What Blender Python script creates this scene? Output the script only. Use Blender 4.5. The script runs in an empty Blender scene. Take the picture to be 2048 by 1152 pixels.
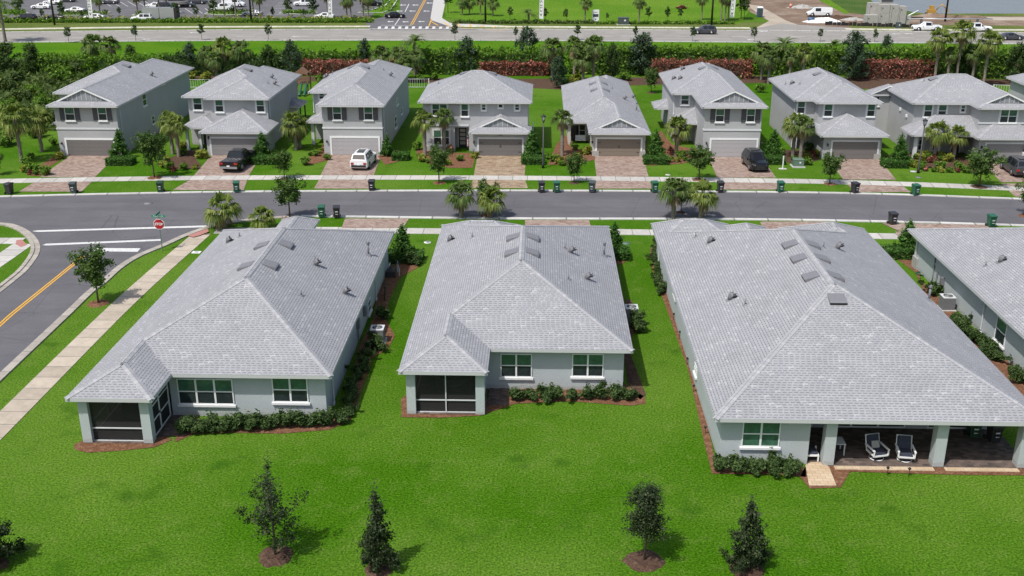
import bpy, math, random
import numpy as np
from mathutils import Vector, Matrix
R=math.radians
random.seed(7)
scene=bpy.context.scene
COL=scene.collection
# ---------------------------------------------------------------- camera
FPX=2100.0; CAMH=27.4
PITCH=math.atan(792/FPX); YAW=R(1.557)
cam_d=bpy.data.cameras.new('Camera'); cam=bpy.data.objects.new('Camera',cam_d); COL.objects.link(cam)
cam_d.sensor_width=36; cam_d.lens=36*FPX/2048; cam_d.clip_end=3000; cam_d.clip_start=0.5
cam.location=(0,0,CAMH); cam.rotation_euler=(math.pi/2-PITCH,0,YAW)
scene.camera=cam
# ---------------------------------------------------------------- world, sun, exposure
SUN_EL=59; SUN_DIR=Vector((.66*math.cos(R(SUN_EL)),.751*math.cos(R(SUN_EL)),-math.sin(R(SUN_EL))))
w=bpy.data.worlds.new('World'); scene.world=w; w.use_nodes=True
nt=w.node_tree; bg=nt.nodes['Background']
sky=nt.nodes.new('ShaderNodeTexSky'); sky.sky_type='NISHITA'; sky.sun_disc=False
sky.sun_elevation=R(SUN_EL); sky.sun_rotation=math.atan2(-.66,-.751)
sky.air_density=1.3; sky.dust_density=3.0
nt.links.new(sky.outputs[0],bg.inputs[0]); bg.inputs[1].default_value=0.125
sl=bpy.data.lights.new('Sun','SUN'); sl.energy=3.9; sl.angle=R(.9); sl.color=(1,.965,.91)
sun=bpy.data.objects.new('Sun',sl); COL.objects.link(sun)
sun.rotation_euler=SUN_DIR.to_track_quat('-Z','Y').to_euler(); sun.location=(-40,-40,90)
scene.view_settings.view_transform='Standard'; scene.view_settings.look='None'
scene.view_settings.exposure=0.12; scene.view_settings.gamma=1
scene.render.resolution_x=1024; scene.render.resolution_y=576
# ---------------------------------------------------------------- survey helpers (photo pixel -> place in the world)
cp,sp=math.cos(PITCH),math.sin(PITCH); cyw,syw=math.cos(YAW),math.sin(YAW)
def ray(px,py):
    u=(px-1024)/FPX; v=(576-py)/FPX
    x,y,z=u,cp+v*sp,-sp+v*cp
    return x*cyw-y*syw, x*syw+y*cyw, z
def G(px,py,z=0.):
    d=ray(px,py); t=(z-CAMH)/d[2]; return (d[0]*t,d[1]*t)
def G3(px,py,z=0.): a=G(px,py,z); return (a[0],a[1],z)
def PY(px,py,Y):
    d=ray(px,py); t=Y/d[1]; return d[0]*t, CAMH+d[2]*t
def PXp(px,py,X):
    d=ray(px,py); t=X/d[0]; return d[1]*t, CAMH+d[2]*t
def S(X,Y,Z=0.):
    x=X*cyw+Y*syw; y=-X*syw+Y*cyw; z=Z-CAMH
    d=y*cp-z*sp; up=y*sp+z*cp
    return 1024+FPX*x/d, 576-FPX*up/d, d
def Hz(bx,by,ty):            # height of a thing standing at (bx,by) whose top is seen at row ty
    X,Y=G(bx,by); lo,hi=0,30
    for _ in range(40):
        m=(lo+hi)/2
        if S(X,Y,m)[1]>ty: lo=m
        else: hi=m
    return lo
def Wm(bx,by,px): X,Y=G(bx,by); return px*S(X,Y)[2]/FPX
# ---------------------------------------------------------------- tags and meshes
def tag(o,label=None,cat=None,group=None,kind=None):
    if label: o['label']=label
    if cat: o['category']=cat
    if group: o['group']=group
    if kind: o['kind']=kind
    return o
def thing(name,loc=(0,0,0),label=None,cat=None,group=None,rz=0):
    o=bpy.data.objects.new(name,None); COL.objects.link(o); o.location=loc; o.rotation_euler=(0,0,rz); o.empty_display_size=.3
    return tag(o,label,cat,group)
def wloc(o):
    v=Vector((0,0,0))
    while o is not None: v+=Vector(o.location); o=o.parent
    return v
class MB:
    def __init__(s,T=None): s.v=[]; s.f=[]; s.uv=[]; s.T=T; s.sm=[]; s.mi=[]; s.cur=0
    def add(s,pts,faces,uvs=None,smooth=False):
        b=len(s.v)
        if s.T: pts=[s.T(p) for p in pts]
        s.v+= [tuple(p) for p in pts]
        for i,f in enumerate(faces):
            s.f.append([b+k for k in f]); s.uv.append(uvs[i] if uvs else None); s.sm.append(smooth); s.mi.append(s.cur)
        return s
    def quad(s,*p,uv=None): return s.add(list(p),[list(range(len(p)))],[uv] if uv else None)
    def box(s,x0,y0,z0,x1,y1,z1):
        p=[(x0,y0,z0),(x1,y0,z0),(x1,y1,z0),(x0,y1,z0),(x0,y0,z1),(x1,y0,z1),(x1,y1,z1),(x0,y1,z1)]
        return s.add(p,[(0,3,2,1),(4,5,6,7),(0,1,5,4),(1,2,6,5),(2,3,7,6),(3,0,4,7)])
    def frust(s,c,z0,z1,a0,b0,a1,b1,dy=0):
        x,y=c
        p=[(x-a0,y-b0,z0),(x+a0,y-b0,z0),(x+a0,y+b0,z0),(x-a0,y+b0,z0),(x-a1,y-b1+dy,z1),(x+a1,y-b1+dy,z1),(x+a1,y+b1+dy,z1),(x-a1,y+b1+dy,z1)]
        return s.add(p,[(0,3,2,1),(4,5,6,7),(0,1,5,4),(1,2,6,5),(2,3,7,6),(3,0,4,7)])
    def tube(s,pts,rad,n=8,caps=True):
        pts=[Vector(p) for p in pts]
        if not hasattr(rad,'__len__'): rad=[rad]*len(pts)
        V=[];F=[]
        for i,p in enumerate(pts):
            d=(pts[min(i+1,len(pts)-1)]-pts[max(i-1,0)]).normalized()
            a=d.orthogonal().normalized() if abs(d.z)<.95 else Vector((1,0,0)); a=(a-d*a.dot(d)).normalized(); b=d.cross(a)
            for k in range(n):
                t=2*math.pi*k/n; V.append(tuple(p+(a*math.cos(t)+b*math.sin(t))*rad[i]))
        for i in range(len(pts)-1):
            for k in range(n): F.append((i*n+k,i*n+(k+1)%n,(i+1)*n+(k+1)%n,(i+1)*n+k))
        if caps: F.append(tuple(range(n))[::-1]); F.append(tuple((len(pts)-1)*n+k for k in range(n)))
        return s.add(V,F,smooth=True)
    def cyl(s,x,y,z0,z1,r,n=16,r1=None): return s.tube([(x,y,z0),(x,y,z1)],[r,r if r1 is None else r1],n)
    def disc(s,c,ax,r,w,n=18):   # cylinder about axis 'x','y'
        a={'x':Vector((1,0,0)),'y':Vector((0,1,0)),'z':Vector((0,0,1))}[ax]*w/2
        c=Vector(c); return s.tube([c-a,c+a],r,n)
    def build(s,name,mat,parent=None,loc=None):
        me=bpy.data.meshes.new(name)
        off=wloc(parent) if parent is not None else Vector(loc or (0,0,0))
        me.from_pydata([(x-off.x,y-off.y,z-off.z) for x,y,z in s.v],[],s.f)
        if any(u is not None for u in s.uv):
            L=me.uv_layers.new(name='UVMap').data; k=0
            for f,u in zip(s.f,s.uv):
                for j in range(len(f)):
                    if u is not None: L[k].uv=u[j]
                    k+=1
        if any(s.sm): me.polygons.foreach_set('use_smooth',s.sm)
        [me.materials.append(m_) for m_ in (mat if isinstance(mat,(list,tuple)) else [mat])]
        if any(s.mi): me.polygons.foreach_set('material_index',s.mi)
        me.update()
        o=bpy.data.objects.new(name,me); COL.objects.link(o)
        if parent is not None: o.parent=parent
        else: o.location=off
        return o
def copy_tree(o,parent=None):
    c=o.copy(); COL.objects.link(c); c.parent=parent
    for ch in [x for x in o.children]: copy_tree(ch,c)
    return c
def place(o,loc,label,rz=0,sc=1,first=[set()],group=None,cat=None):
    if o.name in first[0]: o=copy_tree(o)
    else: first[0].add(o.name)
    o.location=loc; o.rotation_euler=(0,0,rz); o.scale=(sc,sc,sc) if not hasattr(sc,'__len__') else sc
    tag(o,label,cat,group); return o
# ---------------------------------------------------------------- materials
def newmat(name):
    m=bpy.data.materials.new(name); m.use_nodes=True
    return m,m.node_tree,m.node_tree.nodes['Principled BSDF']
class N:
    def __init__(s,nt): s.nt=nt
    def n(s,t,**k):
        x=s.nt.nodes.new(t)
        for a,b in k.items(): setattr(x,a,b)
        return x
    def l(s,a,b): s.nt.links.new(a,b)
    def math(s,op,a,b=None):
        x=s.n('ShaderNodeMath',operation=op)
        for i,q in enumerate((a,b)):
            if q is None: continue
            if isinstance(q,(int,float)): x.inputs[i].default_value=q
            else: s.l(q,x.inputs[i])
        return x.outputs[0]
    def mix(s,f,a,b,bt='MIX'):
        x=s.n('ShaderNodeMix',data_type='RGBA',blend_type=bt)
        if isinstance(f,(int,float)): x.inputs[0].default_value=f
        else: s.l(f,x.inputs[0])
        for i,q in ((6,a),(7,b)):
            if isinstance(q,(tuple,list)): x.inputs[i].default_value=tuple(q)[:3]+(1,)
            else: s.l(q,x.inputs[i])
        return x.outputs[2]
    def noise(s,scale,detail=4,rough=.6,vec=None,sx=None):
        x=s.n('ShaderNodeTexNoise'); x.inputs['Scale'].default_value=scale; x.inputs['Detail'].default_value=detail; x.inputs['Roughness'].default_value=rough
        if vec is not None: s.l(vec,x.inputs['Vector'])
        return x.outputs['Fac']
    def ramp(s,f,p):
        x=s.n('ShaderNodeValToRGB'); e=x.color_ramp.elements
        while len(e)<len(p): e.new(.5)
        for q,(a,c) in zip(e,p):
            q.position=a; q.color=(c,c,c,1) if isinstance(c,(int,float)) else tuple(c)+(1,)
        s.l(f,x.inputs[0]); return x.outputs[0]
    def pos(s): return s.n('ShaderNodeNewGeometry').outputs['Position']
    def bump(s,h,st,dist,bs):
        b=s.n('ShaderNodeBump'); b.inputs['Strength'].default_value=st; b.inputs['Distance'].default_value=dist
        s.l(h,b.inputs['Height']); s.l(b.outputs[0],bs.inputs['Normal'])
def plain(name,c,rough=.6,metal=0,var=0,scale=8,bump=0,spec=.5,alpha=1):
    m,nt,b=newmat(name); q=N(nt)
    b.inputs['Base Color'].default_value=tuple(c)+(1,); b.inputs['Roughness'].default_value=rough; b.inputs['Metallic'].default_value=metal
    b.inputs['Specular IOR Level'].default_value=spec; b.inputs['Alpha'].default_value=alpha
    if var or bump:
        f=q.noise(scale,5,.65,q.n('ShaderNodeTexCoord').outputs['Object'] if scale<0 else q.pos())
    if var:
        c0=[x*(1-var) for x in c]; c1=[min(1,x*(1+var)) for x in c]
        q.l(q.ramp(f,[(.3,c0),(.7,c1)]),b.inputs['Base Color'])
    if bump: q.bump(f,bump,.02,b)
    return m
def m_grass(name,a,b_,c,big=.06,fine=9,dark=None):
    m,nt,b=newmat(name); q=N(nt); p=q.pos()
    n1=q.noise(big,3,.55,p); n2=q.noise(fine,6,.8,p); n3=q.noise(.9,4,.6,p)
    base=q.mix(q.ramp(n1,[(.41,0),(.59,1)]),a,b_)
    base=q.mix(q.math('MULTIPLY',q.ramp(n3,[(.5,0),(.75,1)]),.45),base,c)
    sp_=q.ramp(n2,[(.37,.30),(.49,.9),(.61,1.45)])
    col=q.mix(1,base,sp_,'MULTIPLY')
    col=q.mix(q.math('MULTIPLY',q.ramp(n2,[(.56,0),(.74,1)]),.6),col,[b_[0]*2+.03,b_[1]*1.75,b_[2]*2.2])
    if dark:
        n4=q.noise(.33,3,.6,p); col=q.mix(q.math('MULTIPLY',q.ramp(n4,[(.60,0),(.72,1)]),.55),col,dark)
    q.l(col,b.inputs['Base Color']); b.inputs['Roughness'].default_value=.9; b.inputs['Specular IOR Level'].default_value=.04
    q.bump(n2,.6,.05,b)
    return m
def m_shingle():
    m,nt,b=newmat('roof_shingle'); q=N(nt)
    uv=q.n('ShaderNodeUVMap'); sx=q.n('ShaderNodeSeparateXYZ'); q.l(uv.outputs[0],sx.inputs[0])
    v=q.math('DIVIDE',sx.outputs[1],.165); row=q.math('FLOOR',v); fv=q.math('FRACT',v)
    w1=q.n('ShaderNodeTexWhiteNoise',noise_dimensions='1D'); q.l(row,w1.inputs['W'])
    u=q.math('ADD',q.math('DIVIDE',sx.outputs[0],.29),q.math('MULTIPLY',w1.outputs[0],3.7)); cell=q.math('FLOOR',u); fu=q.math('FRACT',u)
    cb=q.n('ShaderNodeCombineXYZ'); q.l(cell,cb.inputs[0]); q.l(row,cb.inputs[1])
    w2=q.n('ShaderNodeTexWhiteNoise',noise_dimensions='2D'); q.l(cb.outputs[0],w2.inputs['Vector'])
    tone=q.ramp(w2.outputs[0],[(0,(.272,.275,.293)),(.5,(.290,.293,.312)),(.93,(.308,.311,.329)),(.99,(.37,.37,.385))])
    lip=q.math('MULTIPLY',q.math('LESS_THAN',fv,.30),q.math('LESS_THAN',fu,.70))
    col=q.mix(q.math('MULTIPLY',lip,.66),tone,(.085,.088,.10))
    n=q.noise(.5,4,.6,q.pos()); col=q.mix(1,col,q.ramp(n,[(.3,.93),(.7,1.06)]),'MULTIPLY')
    g=q.noise(45,3,.8,q.pos()); col=q.mix(1,col,q.ramp(g,[(.3,.9),(.7,1.1)]),'MULTIPLY')
    q.l(col,b.inputs['Base Color']); b.inputs['Roughness'].default_value=.9; b.inputs['Specular IOR Level'].default_value=.2
    q.bump(q.math('SUBTRACT',q.math('MULTIPLY',fv,-.5),q.math('MULTIPLY',lip,.3)),.35,.02,b)
    return m
def m_ridge():
    m,nt,b=newmat('ridge_shingle'); q=N(nt)
    uv=q.n('ShaderNodeUVMap'); sx=q.n('ShaderNodeSeparateXYZ'); q.l(uv.outputs[0],sx.inputs[0])
    v=q.math('DIVIDE',sx.outputs[0],.26); fv=q.math('FRACT',v)
    w1=q.n('ShaderNodeTexWhiteNoise',noise_dimensions='1D'); q.l(q.math('FLOOR',v),w1.inputs['W'])
    col=q.ramp(w1.outputs[0],[(0,(.285,.29,.308)),(.7,(.315,.32,.337)),(1,(.37,.37,.385))])
    col=q.mix(q.math('MULTIPLY',q.math('LESS_THAN',fv,.16),.4),col,(.2,.2,.22))
    q.l(col,b.inputs['Base Color']); b.inputs['Roughness'].default_value=.9
    return m
def m_stucco(name,c):
    m,nt,b=newmat(name); q=N(nt); p=q.pos()
    f=q.noise(14,6,.75,p); g=q.noise(.5,3,.5,p)
    c0=[x*.9 for x in c]; c1=[x*1.09 for x in c]
    col=q.mix(1,q.ramp(f,[(.3,c0),(.7,c1)]),q.ramp(g,[(.3,.95),(.7,1.04)]),'MULTIPLY')
    sz=q.n('ShaderNodeSeparateXYZ'); q.l(p,sz.inputs[0]); dn=q.noise(2.5,4,.7,p); dd=q.math('LESS_THAN',sz.outputs[2],q.math('MULTIPLY',dn,.5)); col=q.mix(q.math('MULTIPLY',dd,.25),col,(.22,.18,.14))
    q.l(col,b.inputs['Base Color']); b.inputs['Roughness'].default_value=.9; b.inputs['Specular IOR Level'].default_value=.2
    q.bump(f,.5,.03,b); return m
def m_asphalt(name,c,stain=.25):
    m,nt,b=newmat(name); q=N(nt); p=q.pos()
    f=q.noise(22,4,.8,p)
    mp=q.n('ShaderNodeMapping'); mp.inputs['Scale'].default_value=(.05,.7,1); q.l(p,mp.inputs[0])
    g=q.noise(1,4,.6,mp.outputs[0]); h=q.noise(.25,4,.6,p)
    col=q.ramp(f,[(.3,[x*.72 for x in c]),(.7,[x*1.3 for x in c])])
    col=q.mix(1,col,q.ramp(g,[(.3,1-stain),(.7,1+stain)]),'MULTIPLY'); col=q.mix(1,col,q.ramp(h,[(.3,.9),(.7,1.12)]),'MULTIPLY')
    sp_=q.noise(1.1,2,.5,p); col=q.mix(q.math('MULTIPLY',q.ramp(sp_,[(.70,0),(.78,1)]),.35),col,[x*.45 for x in c]); vv=q.n('ShaderNodeTexVoronoi',feature='DISTANCE_TO_EDGE'); vv.inputs['Scale'].default_value=.16; q.l(p,vv.inputs['Vector']); col=q.mix(q.math('MULTIPLY',q.math('LESS_THAN',vv.outputs['Distance'],.004),.4),col,[x*.4 for x in c])
    q.l(col,b.inputs['Base Color']); b.inputs['Roughness'].default_value=.9; b.inputs['Specular IOR Level'].default_value=.25
    return m
def m_concrete(name,c,joint=1.5):
    m,nt,b=newmat(name); q=N(nt); p=q.pos()
    f=q.noise(1.6,6,.7,p); g=q.noise(20,3,.7,p)
    col=q.ramp(f,[(.3,[x*.82 for x in c]),(.7,[x*1.1 for x in c])])
    col=q.mix(1,col,q.ramp(g,[(.3,.92),(.7,1.08)]),'MULTIPLY')
    if joint:
        uv=q.n('ShaderNodeUVMap'); sx=q.n('ShaderNodeSeparateXYZ'); q.l(uv.outputs[0],sx.inputs[0])
        d=q.math('DIVIDE',sx.outputs[0],joint)
        w1=q.n('ShaderNodeTexWhiteNoise',noise_dimensions='1D'); q.l(q.math('FLOOR',d),w1.inputs['W'])
        col=q.mix(1,col,q.ramp(w1.outputs[0],[(0,.86),(1,1.08)]),'MULTIPLY')
        col=q.mix(q.math('MULTIPLY',q.math('LESS_THAN',q.math('FRACT',d),.045),.7),col,(.1,.1,.09))
    q.l(col,b.inputs['Base Color']); b.inputs['Roughness'].default_value=.9; b.inputs['Specular IOR Level'].default_value=.2
    return m
def m_paver(name,c1,c2,c3,w=.32,h=.2):
    m,nt,b=newmat(name); q=N(nt); p=q.pos()
    sx=q.n('ShaderNodeSeparateXYZ'); q.l(p,sx.inputs[0])
    r=q.math('DIVIDE',sx.outputs[1],h); row=q.math('FLOOR',r)
    u=q.math('ADD',q.math('DIVIDE',sx.outputs[0],w),q.math('MULTIPLY',row,.5))
    cb=q.n('ShaderNodeCombineXYZ'); q.l(q.math('FLOOR',u),cb.inputs[0]); q.l(row,cb.inputs[1])
    w2=q.n('ShaderNodeTexWhiteNoise',noise_dimensions='2D'); q.l(cb.outputs[0],w2.inputs['Vector'])
    col=q.ramp(w2.outputs[0],[(0,c1),(.5,c2),(1,c3)])
    n=q.noise(.9,4,.6,p); col=q.mix(.35,col,q.ramp(n,[(.3,c3),(.6,c1)]))
    j=q.math('MAXIMUM',q.math('LESS_THAN',q.math('FRACT',u),.06),q.math('LESS_THAN',q.math('FRACT',r),.09))
    col=q.mix(q.math('MULTIPLY',j,.45),col,(.07,.06,.05))
    q.l(col,b.inputs['Base Color']); b.inputs['Roughness'].default_value=.85; b.inputs['Specular IOR Level'].default_value=.2
    return m
def m_leaf(name,a,b_,c=None,rough=.65):
    m,nt,b=newmat(name); q=N(nt)
    g=q.n('ShaderNodeNewGeometry')
    pts=[(0,a),(.75,b_)]+([(1,c)] if c else [])
    col=q.ramp(g.outputs['Random Per Island'],pts)
    q.l(col,b.inputs['Base Color']); b.inputs['Roughness'].default_value=rough; b.inputs['Specular IOR Level'].default_value=.2
    tr=q.n('ShaderNodeBsdfTranslucent'); q.l(q.mix(1,col,(1.3,1.5,.6),'MULTIPLY'),tr.inputs[0])
    ms=q.n('ShaderNodeMixShader'); ms.inputs[0].default_value=.3; q.l(b.outputs[0],ms.inputs[1]); q.l(tr.outputs[0],ms.inputs[2])
    q.l(ms.outputs[0],nt.nodes['Material Output'].inputs[0]); return m
def m_dirt(name,a,b_,c,s=.4):
    m,nt,b=newmat(name); q=N(nt); p=q.pos()
    f=q.noise(s,8,.75,p); g=q.noise(12,5,.8,p)
    col=q.ramp(f,[(.3,a),(.5,b_),(.68,c)]); col=q.mix(1,col,q.ramp(g,[(.3,.6),(.7,1.4)]),'MULTIPLY')
    q.l(col,b.inputs['Base Color']); b.inputs['Roughness'].default_value=.95; b.inputs['Specular IOR Level'].default_value=.1
    q.bump(g,.8,.05,b); return m
M={}
M['grass']=m_grass('lawn_grass',(.042,.122,.003),(.084,.168,.016),(.120,.180,.034),.05,9,(.02,.068,.004))
M['verge']=m_grass('verge_grass',(.050,.148,.003),(.075,.17,.006),(.12,.155,.02),.1,5)
M['field']=m_grass('field_grass',(.075,.175,.008),(.105,.20,.015),(.20,.22,.07),.04,3)
M['olive']=m_grass('dry_grass',(.085,.125,.025),(.12,.15,.04),(.15,.15,.06),.08,4)
M['marsh']=m_grass('marsh_ground',(.05,.10,.02),(.08,.12,.03),(.10,.11,.04),.12,3,(.03,.05,.02))
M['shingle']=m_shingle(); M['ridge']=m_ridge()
M['wall']=m_stucco('stucco_blue_grey',(.41,.45,.462))
M['wallf']=m_stucco('stucco_grey',(.38,.385,.395))
M['wallb']=m_stucco('stucco_beige',(.47,.45,.42))
M['white']=plain('white_paint',(.72,.73,.73),.5,var=.04)
M['trim']=plain('pale_grey_trim',(.56,.575,.59),.6,var=.04)
M['fascia']=plain('fascia_grey',(.47,.475,.485),.55,var=.04)
M['board']=plain('gable_board_grey',(.24,.25,.27),.7,var=.08)
M['shutter']=plain('shutter_charcoal',(.065,.065,.075),.6)
M['glass_g']=plain('window_glass_green',(.05,.125,.08),.12,var=.35,scale=3)
M['glass_d']=plain('window_glass_dark',(.025,.035,.035),.15,var=.3,scale=3)
M['door_g']=plain('garage_door_grey',(.22,.215,.22),.55,var=.04)
M['door_m']=plain('garage_door_brown_grey',(.155,.145,.14),.55,var=.04)
M['door_t']=plain('garage_door_tan',(.20,.165,.13),.55,var=.05)
M['door_p']=plain('garage_door_pale',(.37,.36,.37),.55,var=.04)
M['dark']=plain('dark_metal',(.02,.02,.022),.45)
M['ventm']=plain('vent_metal',(.17,.17,.185),.6,var=.1)
M['asphalt']=m_asphalt('asphalt_street',(.108,.104,.114),.10)
M['asphalt2']=m_asphalt('asphalt_lot',(.115,.112,.12),.12)
M['bigroad']=m_asphalt('worn_pale_asphalt',(.25,.235,.218),.1)
M['conc']=m_concrete('sidewalk_concrete',(.46,.44,.41))
M['conc2']=m_concrete('kerb_concrete',(.50,.49,.47),3.0)
M['conc3']=m_concrete('plain_concrete',(.46,.45,.43),0)
M['concd']=m_concrete('weathered_concrete',(.36,.33,.29))
M['paver']=m_paver('paver_rose',(.20,.13,.105),(.29,.21,.175),(.38,.31,.265))
M['paver2']=m_paver('paver_ochre',(.19,.13,.09),(.31,.22,.14),(.38,.31,.22),.5,.3)
M['paverd']=m_paver('paver_dark',(.055,.045,.042),(.11,.085,.075),(.18,.135,.115))
M['paverl']=m_paver('paver_sand',(.42,.31,.20),(.50,.38,.26),(.55,.45,.33),.4,.25)
M['red']=plain('ramp_red',(.36,.16,.14),.8,var=.1)
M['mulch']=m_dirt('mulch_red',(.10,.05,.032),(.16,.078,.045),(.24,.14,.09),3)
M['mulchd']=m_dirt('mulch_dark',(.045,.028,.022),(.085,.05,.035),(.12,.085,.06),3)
M['dirt']=m_dirt('bare_dirt',(.11,.075,.055),(.19,.135,.10),(.30,.24,.19),.12)
M['sand']=m_dirt('sandy_dirt',(.30,.25,.20),(.37,.32,.26),(.42,.38,.32),.1)
M['pwhite']=plain('road_paint_white',(.55,.55,.54),.7,var=.2,scale=5)
M['pyellow']=plain('road_paint_yellow',(.62,.33,.03),.7,var=.12,scale=5)
M['water']=plain('lake_water',(.14,.15,.18),.25,var=.15,scale=.3,bump=.4)
M['leaf_oak']=m_leaf('leaf_oak',(.03,.07,.013),(.075,.135,.028),(.15,.21,.06))
M['leaf_mag']=m_leaf('leaf_magnolia',(.022,.034,.015),(.042,.064,.026),(.09,.12,.05),.55)
M['leaf_top']=m_leaf('leaf_cone',(.03,.085,.012),(.06,.145,.025),(.12,.23,.05))
M['leaf_hedge']=m_leaf('leaf_hedge',(.05,.11,.010),(.105,.20,.02),(.21,.31,.05))
M['leaf_dark']=m_leaf('leaf_darkgreen',(.028,.055,.015),(.060,.105,.028),(.12,.18,.06))
M['leaf_blue']=m_leaf('leaf_bluegreen',(.03,.06,.035),(.06,.10,.055),(.11,.15,.09))
M['leaf_croton']=m_leaf('leaf_croton',(.07,.06,.03),(.30,.085,.075),(.62,.26,.21))
M['leaf_yel']=m_leaf('leaf_yellow',(.10,.15,.02),(.30,.30,.05),(.40,.34,.09))
M['leaf_olive']=m_leaf('leaf_olive',(.04,.075,.015),(.08,.12,.03),(.16,.19,.06))
M['frond']=m_leaf('palm_frond',(.06,.10,.015),(.15,.20,.04),(.33,.34,.11))
M['frondg']=m_leaf('palm_frond_green',(.045,.09,.018),(.10,.15,.035),(.22,.25,.10))
M['frondd']=m_leaf('palm_dead',(.16,.12,.07),(.30,.23,.13),(.38,.31,.19))
M['bark']=plain('bark_brown',(.12,.09,.07),.9,var=.3,scale=15,bump=.6)
M['barkp']=plain('palm_bark',(.20,.17,.14),.9,var=.35,scale=6,bump=.8)
M['wood']=plain('wood_brown',(.20,.10,.06),.8,var=.2,scale=6)
M['greenp']=plain('green_plastic',(.018,.10,.055),.45)
M['greend']=plain('dark_green_plastic',(.018,.055,.030),.45)
M['blackp']=plain('black_plastic',(.03,.028,.033),.45)
M['greyp']=plain('slate_plastic',(.05,.065,.065),.45)
M['digger']=plain('machine_yellow',(.42,.24,.05),.5)
M['carblack']=plain('car_paint_black',(.006,.006,.007),.12,spec=.5)
M['carwhite']=plain('car_paint_white',(.72,.73,.74),.25)
M['cargrey']=plain('car_paint_grey',(.07,.073,.085),.25,metal=.3)
M['carsilver']=plain('car_paint_silver',(.38,.39,.41),.3,metal=.4)
M['glass_c']=plain('car_glass',(.012,.014,.018),.08)
M['rubber']=plain('tyre_rubber',(.015,.015,.015),.8)
M['rim']=plain('rim_metal',(.35,.35,.37),.35,metal=.7)
M['redl']=plain('taillight_red',(.35,.015,.015),.3)
M['lamp']=plain('headlight_lens',(.6,.62,.65),.15)
M['orange']=plain('orange_plastic',(.6,.13,.04),.5)
M['signred']=plain('sign_red',(.36,.012,.022),.4)
M['signgreen']=plain('sign_green',(.02,.22,.14),.4)
M['navy']=plain('navy_fabric',(.035,.04,.065),.85,var=.15,scale=8)
M['utilg']=plain('utility_green',(.10,.16,.12),.6,var=.1)
M['screen']=plain('insect_screen',(.018,.018,.018),.9,alpha=.86)
M['blue']=plain('portable_blue',(.04,.09,.17),.5)
M['stone']=plain('light_stone',(.34,.33,.31),.9,var=.25,scale=5)
# ================================================================ the ground
def sheet(name,pts,mat,z=.004,kind='structure',uv=False):
    mb=MB(); P=[(x,y,z) for x,y in pts]
    a=sum(P[i][0]*P[(i+1)%len(P)][1]-P[(i+1)%len(P)][0]*P[i][1] for i in range(len(P)))
    if a<0: P=P[::-1]
    mb.quad(*P); o=mb.build(name,mat,None,(0,0,0)); o['kind']=kind; return o
def psheet(name,px,mat,z=.004): return sheet(name,[G(x,y,z) for x,y in px],mat,z)
def ribbon(mb,pts,w0,w1,z0,z1):   # strip from offset w0 to w1 (left positive) along a line, with thickness
    P=[Vector((p[0],p[1],0)) for p in pts]; n=len(P); L=[];Rr=[];d=[0]
    for i,p in enumerate(P):
        t=(P[min(i+1,n-1)]-P[max(i-1,0)]).normalized(); nn=Vector((-t.y,t.x,0))
        L.append(p+nn*w0); Rr.append(p+nn*w1)
        if i: d.append(d[-1]+(P[i]-P[i-1]).length)
    for i in range(n-1):
        a,b,c,e=L[i],L[i+1],Rr[i+1],Rr[i]
        ww=abs(w1-w0); u=[(d[i],0),(d[i+1],0),(d[i+1],ww),(d[i],ww)]
        q=[(v.x,v.y,z1) for v in (a,b,c,e)]
        if w1>w0: mb.quad(*q,uv=u)
        else: mb.quad(*q[::-1],uv=u[::-1])
        if z1-z0>.01:
            mb.quad((a.x,a.y,z0),(b.x,b.y,z0),(b.x,b.y,z1),(a.x,a.y,z1),uv=u); mb.quad((e.x,e.y,z1),(c.x,c.y,z1),(c.x,c.y,z0),(e.x,e.y,z0),uv=u)
def smooth(pts,k=4):
    out=[]; n=len(pts)
    for i in range(n-1):
        p0,p1,p2,p3=[Vector(pts[min(max(j,0),n-1)]) for j in (i-1,i,i+1,i+2)]
        for s_ in range(k):
            t=s_/k; out.append(tuple(.5*((2*p1)+(p2-p0)*t+(2*p0-5*p1+4*p2-p3)*t*t+(3*p1-p0-3*p2+p3)*t**3)))
    out.append(tuple(pts[-1])); return out
sheet('ground',[(-500,-60),(500,-60),(500,900),(-500,900)],M['grass'],0)
# --- residential street
far=[(-140,84),(-95,90.5),G(0,395),G(256,389),G(512,385),G(1024,383),G(1536,386),G(1800,391),G(2048,400),(80,94),(140,88)]
near=[(-140,72),(-95,79.5),(-60,84.2),G(-60,440),G(0,444),G(30,446),G(600,431),G(1024,436),G(1536,438),G(2048,450),(80,85.5),(140,80)]
farS=smooth(far,4)
nearS=smooth([p for i,p in enumerate(near) if i>=6],4)
sheet('street',farS+[near[-1]]+nearS[::-1]+near[:6][::-1],M['asphalt'],.010)
# side road going down to the lower left
rk=smooth([G(600,431.5),G(512,437.5),G(453,446),G(413,454.5),G(365,471.5),G(322,491),G(272,512),G(234,535),G(201,564),G(171,587),G(126,630),G(0,748),G(-140,880)],4)   # right kerb
lk=smooth([G(-140,430),G(-40,441),G(0,446),G(25,448.5),G(50,458),G(68,471),G(79,487),G(80,503),G(70,522),G(52,544),G(25,566.5),G(0,586.5),G(-60,632),G(-260,780)],4)        # island kerb
sheet('side_road',rk+[G(-420,1000)]+lk[::-1]+[G(-140,425),G(0,420),G(300,425),G(600,425)],M['asphalt'],.014)
mb=MB(); ribbon(mb,farS,0,.5,-.01,.07); ribbon(mb,nearS,0,-.5,-.01,.07)
kb=mb.build('street_kerb',M['conc2'],None,(0,0,0)); kb['kind']='structure'
mb=MB(); ribbon(mb,rk,0,.55,-.01,.10); ribbon(mb,lk,.0,-.42,-.01,.06); ribbon(mb,lk,-.42,-.72,-.01,.13)
kb=mb.build('corner_kerb',M['concd'],None,(0,0,0)); kb['kind']='structure'
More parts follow.
